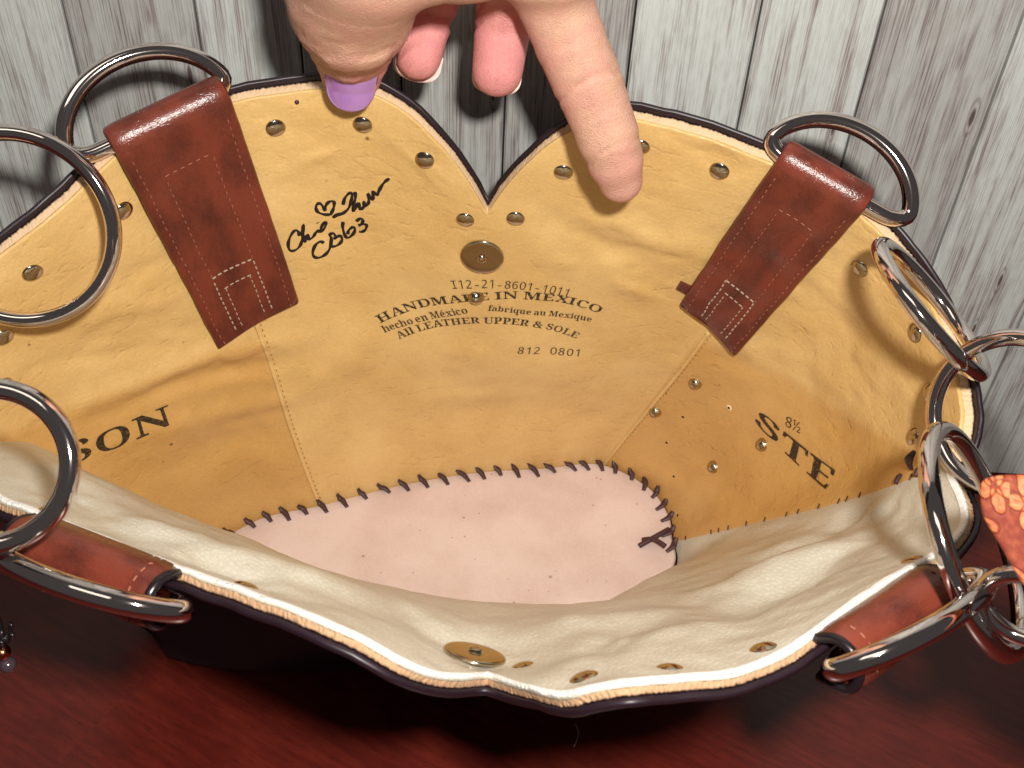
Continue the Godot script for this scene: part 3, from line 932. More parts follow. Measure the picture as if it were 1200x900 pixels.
func base() -> void:
	# outline of the bottom: the lower edges of the two panels
	var ring := PackedVector3Array()
	for i in 121:
		ring.append(PB.at(i / 120.0, 1.0))
	for i in range(119, 0, -1):
		ring.append(PF.at(i / 120.0, 1.0))
	var s := Shape.new()
	var c := Vector3.ZERO
	for p in ring:
		c += p
	c /= ring.size()
	var rows := []
	var uvs := []
	for p in ring:
		var row := PackedVector3Array()
		var ur := PackedVector2Array()
		for k in 6:
			var f: float = [0.0, 0.4, 0.85, 0.975, 0.99, 0.985][k]
			var q := c + (p - c) * f
			q.y = [-0.3072, -0.3072, -0.3072, -0.3074, -0.3085, -0.3146][k]
			row.append(q)
			ur.append(Vector2(q.x + 0.145, q.z + 0.325))
		rows.append(row)
		uvs.append(ur)
	s.sheet(rows, uvs, true, false)
	var bottom := put("bottom_leather", s.towards(Vector3(c.x, 5, c.z)).mesh(), M.pink, bag)
	# whip stitches of dark lace over the edge
	var rng := RandomNumberGenerator.new()
	rng.seed = 5
	var n := ring.size()
	var along := 0.0
	var next := 0.004
	for i in n:
		var p := ring[i]
		var q := ring[(i + 1) % n]
		var step := p.distance_to(q)
		along += step
		if along < next:
			continue
		if i > 128 and i < 205:      # the near edge lies under the front lining
			continue
		next = along + rng.randf_range(0.0056, 0.0071)
		var t := (q - p).normalized()
		var inn := (c - p)
		inn.y = 0
		inn = (inn - t * inn.dot(t)).normalized()
		var slant := rng.randf_range(0.0012, 0.0030)
		var reach := rng.randf_range(0.0036, 0.0058)
		var a := p + inn * reach + t * slant
		a.y = -0.3071
		var b := p + inn * reach * 0.45 + t * slant * 0.5
		b.y = -0.3062
		var d := p + inn * 0.0012
		d.y = -0.3058
		var e := p - t * slant * 0.5 + inn * 0.0004
		e.y = -0.3058 + rng.randf_range(0.0004, 0.002)
		var st := Shape.new()
		var path := smooth_path([a, b, d, e], 4)
		var rr := []
		for k in path.size():
			var f := float(k) / (path.size() - 1)
			rr.append(0.00118 * (0.45 + 0.55 * sin(PI * clampf(f, 0.12, 0.88))))
		tube(st, path, rr, 8, false, 0.6, Vector3(0, 1, 0.05))
		put("stitch", st.outward().mesh(), M.plum_lace, bottom)
	# the knot where the lace ends
	for k in 2:
		var o := Vector3(0.0585 - k * 0.002, -0.3058, -0.2685 + k * 0.0025)
		var st := Shape.new()
		var path := smooth_path([o + Vector3(0.004, 0.0012, [-0.003, 0.003][k]), o + Vector3(0.0, 0.0012, 0), o + Vector3(-0.0075 + 0.0035 * k, -0.0006, [0.0045, -0.001][k])], 6)
		tube(st, path, [0.0010], 8)
		put("stitch", st.outward().mesh(), M.plum_lace, bottom)


# thread laid on a patch: dashes along a line of (a, b) points
func dashes(s: Shape, p: Patch, pts: Array, lift: float, length: float, gap: float, r: float) -> void:
	var path := PackedVector3Array()
	for k in pts.size() - 1:
		var n := 40
		for i in n:
			var ab: Vector2 = pts[k].lerp(pts[k + 1], float(i) / n)
			path.append(p.at(ab.x, ab.y) + p.nrm(ab.x, ab.y) * lift)
	dash_path(s, path, length, gap, r)


func dash_path(s: Shape, path: PackedVector3Array, length: float, gap: float, r: float) -> void:
	var run := PackedVector3Array()
	var d := 0.0
	var on := true
	for i in range(1, path.size()):
		d += path[i].distance_to(path[i - 1])
		if on:
			run.append(path[i])
		if d > (length if on else gap):
			if on and run.size() > 1:
				var rr := []
				for k in run.size():
					rr.append(r * (0.6 if k == 0 or k == run.size() - 1 else 1.0))
				tube(s, run, rr, 5)
			run = PackedVector3Array()
			on = not on
			d = 0.0


func seams() -> void:
	for pts in [SEAM_A, SEAM_B]:
		var path := PackedVector3Array()
		var ab := []
		for q in pts:
			ab.append(Vector3(q.x, q.y, 0))
		for q in smooth_path(ab, 16):
			path.append(PB.at(q.x, q.y) - PB.nrm(q.x, q.y) * 0.00025)
		var s := Shape.new()
		tube(s, path, [0.0009], 8)
		var welt := put("panel_seam", s.outward().mesh(), M.tan, bag)
		var st := Shape.new()
		var path2 := PackedVector3Array()
		for q in smooth_path(ab, 60):
			path2.append(PB.at(q.x + 0.0035, q.y) + PB.nrm(q.x, q.y) * 0.00005)
		dash_path(st, path2, 0.0011, 0.0009, 0.00020)
		var t := put("stitching", st.outward().mesh(), M.tan_thread, welt)
		t.set_meta("kind", "stuff")
	# lace along the side seam where the two panels meet
	var rng := RandomNumberGenerator.new()
	rng.seed = 12
	for k in 26:
		var b := 0.06 + 0.035 * k + rng.randf_range(-0.01, 0.01)
		if k > 3 and rng.randf() < 0.4:
			continue
		var q := PB.at(0.999, b)
		var n := (PB.nrm(0.999, b) + PF.nrm(0.999, b)).normalized()
		var u := (PB.at(0.96, b) - q).normalized()
		var s := Shape.new()
		var big := 0.7 if k in [1, 3] else 0.22
		tube(s, smooth_path([q + u * 0.0030 * big + n * 0.0002, q + u * 0.0012 + n * 0.0011 * big, q - u * 0.0006 + n * 0.0012 * big], 4), [0.0010 * big], 6)
		put("lace_stitch", s.outward().mesh(), M.plum_lace, bag)
	# the loose end of the lace at the top of the side seam
	var end := Shape.new()
	var q0 := PB.at(0.985, 0.12)
	var n0 := PB.nrm(0.985, 0.12)
	tube(end, smooth_path([q0 + n0 * 0.0005, q0 + n0 * 0.002 + Vector3(0, 0.002, 0), q0 + n0 * 0.0026 + Vector3(0, 0.0045, 0.001), q0 + n0 * 0.002 + Vector3(0.0005, 0.0062, 0)], 5), [0.0006, 0.0008, 0.0009, 0.001, 0.0011, 0.0012, 0.0012, 0.0012, 0.0012, 0.0011, 0.001, 0.0009, 0.0008, 0.0007, 0.0006, 0.0004], 8, false, 0.4)
	put("lace_end", end.outward().mesh(), M.plum_lace, bag)


func rivets() -> void:
	var dome := lathe([Vector2(0, 0.0010), Vector2(0.0009, 0.00096), Vector2(0.0018, 0.00075), Vector2(0.0025, 0.0004), Vector2(0.0029, 0.0001), Vector2(0.0029, -0.0005)], 24).mesh()
	for ab in BACK_RIVETS:
		oriented(put("rivet", dome, M.nickel, bag), PB.at(ab.x, ab.y), PB.nrm(ab.x, ab.y))
	for ab in FRONT_RIVETS:
		oriented(put("rivet", dome, M.nickel, bag), PF.at(ab.x, ab.y) - PF.nrm(ab.x, ab.y) * 0.0003, PF.nrm(ab.x, ab.y))
	var stud := lathe([Vector2(0, 0.0022), Vector2(0.0010, 0.0020), Vector2(0.0018, 0.0014), Vector2(0.0024, 0.0006), Vector2(0.0025, -0.0005)], 18).mesh()
	for ab in PANEL_STUDS:
		oriented(put("stud", stud, M.nickel, bag), PB.at(ab.x, ab.y), PB.nrm(ab.x, ab.y))
	oriented(put("stud", lathe([Vector2(0, 0.0024), Vector2(0.0010, 0.0022), Vector2(0.0021, 0.0014), Vector2(0.0028, 0.0004), Vector2(0.0029, -0.0005)], 20).mesh(), M.nickel, bag), PB.at(BACK_SNAP[1].x, BACK_SNAP[1].y), PB.nrm(BACK_SNAP[1].x, BACK_SNAP[1].y))
	var hole := lathe([Vector2(0, 0.0001), Vector2(0.0005, 0.00008), Vector2(0.0006, -0.0003)], 10).mesh()
	for ab in PANEL_HOLES:
		oriented(put("awl_hole", hole, M.hole, bag), PB.at(ab.x, ab.y), PB.nrm(ab.x, ab.y))
	var pale := lathe([Vector2(0, 0.00012), Vector2(0.0011, 0.0001), Vector2(0.0012, -0.0003)], 12).mesh()
	var ph := oriented(put("worn_spot", pale, M.pale, bag), PB.at(PALE_HOLE[0].x, PALE_HOLE[0].y), PB.nrm(PALE_HOLE[0].x, PALE_HOLE[0].y))
	put("awl_hole", lathe([Vector2(0, 0.00022), Vector2(0.0005, 0.0002), Vector2(0.0006, 0.0)], 8).mesh(), M.hole, ph)
	# magnetic snap: a disc on each panel
	var disc := lathe([Vector2(0, 0.0006), Vector2(0.0035, 0.00065), Vector2(0.0062, 0.0006), Vector2(0.0068, 0.00035), Vector2(0.0070, 0.0), Vector2(0.0069, -0.0004)], 40).mesh()
	var nub := lathe([Vector2(0, 0.0013), Vector2(0.0004, 0.0013), Vector2(0.0009, 0.0015), Vector2(0.0013, 0.0014), Vector2(0.0016, 0.0010), Vector2(0.0018, 0.0006)], 24).mesh()
	for spec in [[PB, BACK_SNAP[0]], [PF, FRONT_SNAP[0]]]:
		var p: Patch = spec[0]
		var ab: Vector2 = spec[1]
		var q := p.at(ab.x, ab.y)
		var n := (p.nrm(ab.x - 0.02, ab.y) + p.nrm(ab.x + 0.02, ab.y) + p.nrm(ab.x, ab.y + 0.04) + p.nrm(ab.x, ab.y - 0.04)).normalized()
		var o := oriented(put("snap_disc", disc, M.nickel, bag), q + n * (0.0009 if p == PB else 0.0017), n)
		put("snap_centre", nub, M.nickel, o)


# a strap whose centre sheet is rows[i] (along the strap) of points across it; returns a closed slab
func strap_slab(rows: Array, thick: float, ulen: float, uwid: float) -> Shape:
	var s := Shape.new()
	var n := rows.size()
	var m: int = rows[0].size()
	var ring_rows := []
	var uvs := []
	for i in n:
		var row: PackedVector3Array = rows[i]
		var nx: PackedVector3Array = rows[mini(i + 1, n - 1)]
		var pv: PackedVector3Array = rows[maxi(i - 1, 0)]
		var out := PackedVector3Array()
		var ur := PackedVector2Array()
		var top := PackedVector3Array()
		var bot := PackedVector3Array()
		var across_l := (row[0] - row[1]).normalized()
		for j in m:
			var t := nx[j] - pv[j]
			var w := row[mini(j + 1, m - 1)] - row[maxi(j - 1, 0)]
			var nn := w.cross(t).normalized()
			var edge := 0.72 if j == 0 or j == m - 1 else 1.0
			top.append(row[j] + nn * thick * 0.5 * edge)
			bot.append(row[j] - nn * thick * 0.5 * edge)
		for j in m:
			out.append(top[j])
			ur.append(Vector2(uwid * j / (m - 1), ulen * i / n))
		out.append(row[m - 1] - across_l * thick * 0.28)
		ur.append(Vector2(uwid, ulen * i / n))
		for j in range(m - 1, -1, -1):
			out.append(bot[j])
			ur.append(Vector2(uwid * j / (m - 1), ulen * i / n))
		out.append(row[0] + across_l * thick * 0.28)
		ur.append(Vector2(0, ulen * i / n))
		ring_rows.append(out)
		uvs.append(ur)
	for e in [0, n - 1]:     # close the two ends
		var c := Vector3.ZERO
		for q in ring_rows[e]:
			c += q
		c /= ring_rows[e].size()
		var cap := PackedVector3Array()
		for q in ring_rows[e]:
			cap.append(c)
		var cu: PackedVector2Array = uvs[e]
		if e == 0:
			ring_rows.push_front(cap)
			uvs.push_front(cu)
			n += 1
		else:
			ring_rows.append(cap)
			uvs.append(cu)
		if e == 0:
			continue
		break
	if ring_rows.size() < n + 1:
		var e2 := ring_rows.size() - 1
		var c2 := Vector3.ZERO
		for q in ring_rows[e2]:
			c2 += q
		c2 /= ring_rows[e2].size()
		var cap2 := PackedVector3Array()
		for q in ring_rows[e2]:
			cap2.append(c2)
		ring_rows.append(cap2)
		uvs.append(uvs[e2])
	s.sheet(ring_rows, uvs, false, true)
	return s.outward()


func strap_back(c: Array) -> Array:
	var tl: Vector2 = c[0]
	var tr: Vector2 = c[1]
	var bl: Vector2 = c[2]
	var br: Vector2 = c[3]
	var m := 13
	var r := 0.0040
	var rows := []
	var n_in := 30
	var centre := PackedVector3Array()
	var up_end := Vector3.ZERO
	# the run on the lining: its ends, then the fold over the bar, then down outside
	var grid := []
	for i in n_in:
		var f := float(i) / (n_in - 1)
		var row := PackedVector3Array()
		for j in m:
			var g := float(j) / (m - 1)
			var bo := bl.lerp(br, g)
			var to := tl.lerp(tr, g)
			to.y = PB.trim(to.x) - 0.008
			var ab := bo.lerp(to, f)
			var puff := 0.0006 + 0.0008 * smoothstep(0.7, 1.0, f)
			row.append(PB.at(ab.x, ab.y) + PB.nrm(ab.x, ab.y) * (0.0012 + puff))
		grid.append(row)
	# straighten the last rows across
	for i in range(n_in - 8, n_in):
		var f := float(i - n_in + 9) / 8.0
		for j in m:
			var g := float(j) / (m - 1)
			var straight: Vector3 = grid[i][0].lerp(grid[i][m - 1], g)
			grid[i][j] = grid[i][j].lerp(straight, f)
	for row in grid:
		rows.append(row)
	var last: PackedVector3Array = grid[n_in - 1]
	var before: PackedVector3Array = grid[n_in - 6]
	var bar := (last[m - 1] - last[0]).normalized()
	var up := (last[m / 2] - before[m / 2]).normalized()
	up = (up - bar * up.dot(bar)).normalized()
	var inward := -PB.nrm(tl.lerp(tr, 0.5).x, 0.05)
	var out := (inward - up * inward.dot(up) - bar * inward.dot(bar)).normalized()
	for k in range(1, 15):
		var ang := PI * k / 14.0
		var row := PackedVector3Array()
		for j in m:
			row.append(last[j] + out * r * (1.0 - cos(ang)) + up * r * sin(ang))
		rows.append(row)
	for k in range(1, 7):
		var row := PackedVector3Array()
		for j in m:
			row.append(last[j] + out * (r * 2.0 + 0.0012) - up * 0.005 * k)
		rows.append(row)
	var strap := put("strap_loop", strap_slab(rows, 0.0022, 0.09, 0.036).mesh(), M.brown, bag)
	# stitching: along both edges, an inner box and a pale box at the lower end
	var s := Shape.new()
	var s2 := Shape.new()
	for g0 in [0.07, 0.93]:
		dash_path(s, strap_line(rows, g0, 0, n_in - 2, 0.00125), 0.0013, 0.0011, 0.00018)
	for g0 in [0.27, 0.73]:
		dash_path(s, strap_line(rows, g0, int(n_in * 0.30), int(n_in * 0.80), 0.00125), 0.0013, 0.0010, 0.00018)
		dash_path(s2, strap_line(rows, g0, int(n_in * 0.05), int(n_in * 0.30), 0.00125), 0.0013, 0.0006, 0.00030)
		dash_path(s2, strap_line(rows, 0.5 + (g0 - 0.5) * 0.62, int(n_in * 0.06), int(n_in * 0.26), 0.00125), 0.0013, 0.0006, 0.00022)
	dash_path(s, strap_across(rows, int(n_in * 0.80), 0.27, 0.73, 0.00125), 0.0013, 0.0010, 0.00018)
	dash_path(s2, strap_across(rows, int(n_in * 0.30), 0.27, 0.73, 0.00125), 0.0013, 0.0006, 0.00030)
	dash_path(s2, strap_across(rows, int(n_in * 0.26), 0.34, 0.66, 0.00125), 0.0013, 0.0006, 0.00022)
	put("stitching", s.outward().mesh(), M.thread, strap).set_meta("kind", "stuff")
	put("pale_stitching", s2.outward().mesh(), M.pale_thread, strap).set_meta("kind", "stuff")
	return [last[0] + out * r, last[m - 1] + out * r, up, out]


func strap_point(rows: Array, i: int, g: float, lift: float) -> Vector3:
	var row: PackedVector3Array = rows[i]
	var x := g * (row.size() - 1)
	var j := mini(int(x), row.size() - 2)
	var p := row[j].lerp(row[j + 1], x - j)
	var nx: PackedVector3Array = rows[mini(i + 1, rows.size() - 1)]
	var pv: PackedVector3Array = rows[maxi(i - 1, 0)]
	var n := (row[j + 1] - row[j]).cross(nx[j] - pv[j]).normalized()
	if n.dot(Vector3(0, 0.5, 1)) < 0.0:
		n = -n
	return p + n * lift


func strap_line(rows: Array, g: float, i0: int, i1: int, lift: float) -> PackedVector3Array:
	var pts := []
	for i in range(i0, i1 + 1):
		pts.append(strap_point(rows, i, g, lift))
	return smooth_path(pts, 14)


func strap_across(rows: Array, i: int, g0: float, g1: float, lift: float) -> PackedVector3Array:
	var pts := []
	for k in 9:
		pts.append(strap_point(rows, i, lerpf(g0, g1, k / 8.0), lift))
	return smooth_path(pts, 18)


func strap_front(c: Array) -> Array:
	var m := 11
	var r := 0.0052
	var l: Vector2 = c[0]
	var rr: Vector2 = c[1]
	var pl := PF.at(l.x, PF.trim(l.x)) - PF.nrm(l.x, 0.03) * 0.0018 + Vector3(0, 0.0008, 0)
	var pr := PF.at(rr.x, PF.trim(rr.x)) - PF.nrm(rr.x, 0.03) * 0.0018 + Vector3(0, 0.0008, 0)
	var mid := (l.x + rr.x) * 0.5
	var bar := (pr - pl).normalized()
	var up := (PF.at(mid, 0.0) - PF.at(mid, 0.12)).normalized()
	up = (up - bar * up.dot(bar)).normalized()
	var out := -PF.nrm(mid, 0.05)
	out = (out - up * out.dot(up) - bar * out.dot(bar)).normalized()
	var rows := []
	for k in range(-1, 1):
		var row := PackedVector3Array()
		for j in m:
			row.append(pl.lerp(pr, float(j) / (m - 1)) + up * (0.0015 + 0.003 * k))
		rows.append(row)
	var last: PackedVector3Array = rows[1]
	for k in range(1, 15):
		var ang := PI * k / 14.0
		var row := PackedVector3Array()
		for j in m:
			var sag := 1.0 - 0.08 * sin(PI * j / (m - 1.0))
			row.append(last[j] + out * r * (1.0 - cos(ang)) + up * r * sin(ang) * sag)
		rows.append(row)
	for k in range(1, 4):
		var row := PackedVector3Array()
		for j in m:
			row.append(last[j] + out * (r * 2.0 - 0.0011 * k) - up * 0.0017 * k)
		rows.append(row)
	var strap := put("strap_loop", strap_slab(rows, 0.0026, 0.05, 0.036).mesh(), M.brown, bag)
	for e in [0, 1]:
		var path := PackedVector3Array()
		var j: int = [0, m - 1][e]
		for row in rows:
			path.append(row[j] + bar * [-0.0004, 0.0004][e])
		var s := Shape.new()
		tube(s, path, [0.0011], 8)
		put("strap_edge", s.outward().mesh(), M.dark_edge, strap)
		var st := Shape.new()
		var pts := []
		for i in range(1, rows.size() - 6):
			pts.append(strap_point(rows, i, [0.09, 0.91][e], 0.0014))
		dash_path(st, smooth_path(pts, 14), 0.0013, 0.0009, 0.0002)
		put("stitching", st.outward().mesh(), M.thread, strap).set_meta("kind", "stuff")
	return [last[0] + out * r, last[m - 1] + out * r, up, out]


func small_marks() -> void:
	# the strap's under-layer showing beside the right strap's lower end
	var tab := put("strap_tab", box(Vector3(0.0046, 0.0036, 0.0016), 0.0004).mesh(true), M.brown, bag)
	var n := PB.nrm(TAB.x, TAB.y)
	var b := basis_from(n)
	tab.transform = Transform3D(Basis(b.x, b.z, n).orthonormalized().rotated(n, 0.5), PB.at(TAB.x, TAB.y) + n * 0.0006)
	# a lace hole near the left peak and a loose thread at the left strap
	oriented(put("lace_hole", lathe([Vector2(0, 0.0004), Vector2(0.0006, 0.0003), Vector2(0.0008, -0.0003)], 9).mesh(), M.plum_lace, bag), PB.at(LACE_HOLE.x, LACE_HOLE.y), PB.nrm(LACE_HOLE.x, LACE_HOLE.y))
	var q := PB.at(STRAP_BACK_A[0].x - 0.002, 0.0) + PB.nrm(0.25, 0.0) * 0.001
	var s := Shape.new()
	tube(s, smooth_path([q + Vector3(0.004, 0.0015, 0), q + Vector3(0, 0.002, 0.001), q + Vector3(-0.004, 0.0012, 0.001), q + Vector3(-0.006, 0.0018, 0.001)], 6), [0.0003], 5)
	put("loose_thread", s.outward().mesh(), M.pale_thread, bag)


# ---------------------------------------------------------------- writing on the lining
func arc_ab(q: Array, t: float) -> Vector2:      # the curve through three (a, b) points
	var p0: Vector2 = q[0]
	var p1: Vector2 = q[1] * 2.0 - (q[0] + q[2]) * 0.5
	var p2: Vector2 = q[2]
	return p0 * (1.0 - t) * (1.0 - t) + p1 * 2.0 * t * (1.0 - t) + p2 * t * t


func lettering(called: String, words: String, q: Array, height: float, font: Font, mat: Material, lift := 0.00022) -> void:
	var tm := TextMesh.new()
	tm.text = words
	tm.font = font
	tm.font_size = 32
	tm.pixel_size = 0.01
	tm.depth = 0.0
	tm.curve_step = 1.0
	tm.horizontal_alignment = HORIZONTAL_ALIGNMENT_LEFT
	tm.vertical_alignment = VERTICAL_ALIGNMENT_BOTTOM
	var arr := tm.surface_get_arrays(0)
	var v: PackedVector3Array = arr[Mesh.ARRAY_VERTEX]
	var idx: PackedInt32Array = arr[Mesh.ARRAY_INDEX] if arr[Mesh.ARRAY_INDEX] != null else PackedInt32Array(range(v.size()))
	var lo := Vector3.INF
	var hi := -Vector3.INF
	for p in v:
		lo = lo.min(p)
		hi = hi.max(p)
	var s := Shape.new()
	var samples := 60
	var lens := PackedFloat32Array([0.0])
	var prev := arc_ab(q, 0.0)
	for k in range(1, samples + 1):
		var ab := arc_ab(q, float(k) / samples)
		lens.append(lens[k - 1] + PB.at(ab.x, ab.y).distance_to(PB.at(prev.x, prev.y)))
		prev = ab
	for p in v:
		var want := (p.x - lo.x) / (hi.x - lo.x) * lens[samples]
		var k := 0
		while k < samples - 1 and lens[k + 1] < want:
			k += 1
		var t := (k + (want - lens[k]) / maxf(lens[k + 1] - lens[k], 1e-9)) / samples
		var ab := arc_ab(q, t)
		var e := arc_ab(q, t + 0.03) 
		var e0 := arc_ab(q, t - 0.03)
		var dir := (PB.at(e.x, e.y) - PB.at(e0.x, e0.y)).normalized()
		var n := PB.nrm(ab.x, ab.y)
		var up := n.cross(dir).normalized()
		var d := PB.step(ab.x, ab.y, up * (p.y - lo.y) / (hi.y - lo.y) * height)
		var f := ab + d
		s.add(PB.at(f.x, f.y) + PB.nrm(f.x, f.y) * lift)
	s.idx = idx
	put(called, s.towards(PB.at(q[1].x, q[1].y) + PB.nrm(q[1].x, q[1].y) * 0.2).mesh(), mat, bag)


func print_text() -> void:
	var serif := SystemFont.new()
	serif.font_names = PackedStringArray(["Droid Serif"])
	serif.font_weight = 700
	var plain := SystemFont.new()
	plain.font_names = PackedStringArray(["Droid Sans Mono"])
	lettering("printed_code", "I12-21-8601-1011", TEXT_CODE, 0.0038, plain, M.ink)
	lettering("printed_line", "HANDMADE IN MEXICO", TEXT_HANDMADE, 0.0036, serif, M.ink)
	lettering("printed_line", "hecho en México", TEXT_HECHO, 0.0034, serif, M.ink)
	lettering("printed_line", "fabrique au Mexique", TEXT_FABRIQUE, 0.0036, serif, M.ink)
	lettering("printed_line", "All LEATHER UPPER & SOLE", TEXT_LEATHER, 0.0032, serif, M.ink)
	lettering("printed_code", "812 0801", TEXT_LOT, 0.0036, plain, M.ink)
	lettering("stamped_letters", "STE", TEXT_STE, 0.0064, serif, M.ink)
	lettering("stamped_letters", "SON", TEXT_SON, 0.0082, serif, M.ink)
	lettering("stamped_size", "8½", TEXT_SIZE, 0.0036, plain, M.ink)


func ink() -> void:
	var sig := Node3D.new()
	sig.name = "handwriting"
	bag.add_child(sig, true)
	for stroke in INK:
		var pts := []
		for ab in stroke:
			pts.append(PB.at(ab.x, ab.y) + PB.nrm(ab.x, ab.y) * 0.00006)
		var path := smooth_path(pts, 5)
		var s := Shape.new()
		var rr := []
		for k in path.size():
			rr.append(0.00050 + 0.00012 * sin(k * 0.7))
		tube(s, path, rr, 8, false, 0.22, PB.nrm(stroke[0].x, stroke[0].y))
		put("pen_stroke", s.outward().mesh(), M.marker, sig)


# ---------------------------------------------------------------- rings
func round_ring(called: String, label: String, at: Vector3, normal: Vector3, r: float, wire: float, group: String) -> MeshInstance3D:
	var path := PackedVector3Array()
	for k in 96:
		var a := TAU * k / 96
		path.append(Vector3(cos(a) * r, 0, sin(a) * r))
	var s := Shape.new()
	tube(s, path, [wire], 20, true)
	var o := put(called, s.outward().mesh(), M.ring)
	oriented(o, at, normal.normalized())
	tag(o, label, "ring", group)
	return o


func d_ring(label: String, bar: Array, apex: Vector3, half: float, shift: float, tall: float, wire := 0.0023) -> void:
	var a: Vector3 = bar[0]
	var b: Vector3 = bar[1]
	var x := (b - a).normalized()
	var c := (a + b) * 0.5 + x * shift
	var y := (apex - x * apex.dot(x)).normalized()
	var pts := PackedVector3Array()
	for k in range(2, 55):
		var th := PI * k / 56.0
		pts.append(Vector3(cos(th) * half, sin(th) * tall, 0))
	for k in range(1, 24):
		pts.append(Vector3(lerpf(-half + 0.0015, half - 0.0015, k / 24.0), 0, 0))
	for k in 3:       # soften the two corners
		var q := PackedVector3Array()
		for i in pts.size():
			q.append(pts[i] * 0.5 + (pts[i - 1] + pts[(i + 1) % pts.size()]) * 0.25)
		pts = q
	var path := PackedVector3Array()
	for p in pts:
		path.append(p)
	var s := Shape.new()
	tube(s, path, [wire], 20, true)
	var o := put("d_ring", s.outward().mesh(), M.ring)
	o.transform = Transform3D(Basis(x, y, x.cross(y)).orthonormalized(), c)
	tag(o, label, "ring", "metal rings on the strap loops")


func hardware() -> void:
	var up_view := Vector3(-0.0550, 0.7536, -0.6551)
	d_ring("silver D-ring in the upper left strap loop, standing against the dark planks", bars[0], up_view, 0.0235, -0.0045, 0.0192)
	d_ring("silver D-ring in the upper right strap loop, standing against pale planks", bars[1], up_view, 0.0215, 0.0035, 0.0168)
	d_ring("silver D-ring at the front left strap loop, tilted nearly edge-on over the table", bars[2], FRONT_APEX, 0.0245, 0.003, 0.017, 0.0023)
	d_ring("silver D-ring at the front right strap loop, tilted nearly edge-on below the handle", bars[3], FRONT_APEX_B, 0.0245, 0.001, 0.017, 0.0023)
	var labels := ["large silver ring linked to the upper left D-ring, hanging over the tan lining", "silver ring hooked to the front left D-ring, before the cream lining's edge", "silver ring turned edge-on, linking the upper right D-ring to the next ring", "silver ring hanging from the edge-on ring, seen open against the planks and rim", "tall silver ring beside the orange handle end, over the cream lining", "smallest silver ring, beneath the orange handle end at the front right D-ring"]
	for k in RING_SPOTS.size():
		var q: Array = RING_SPOTS[k]
		round_ring("link_ring", labels[k], q[0], q[1], q[2], 0.0021 if k < 5 else 0.0017, "rings of the handle chains")



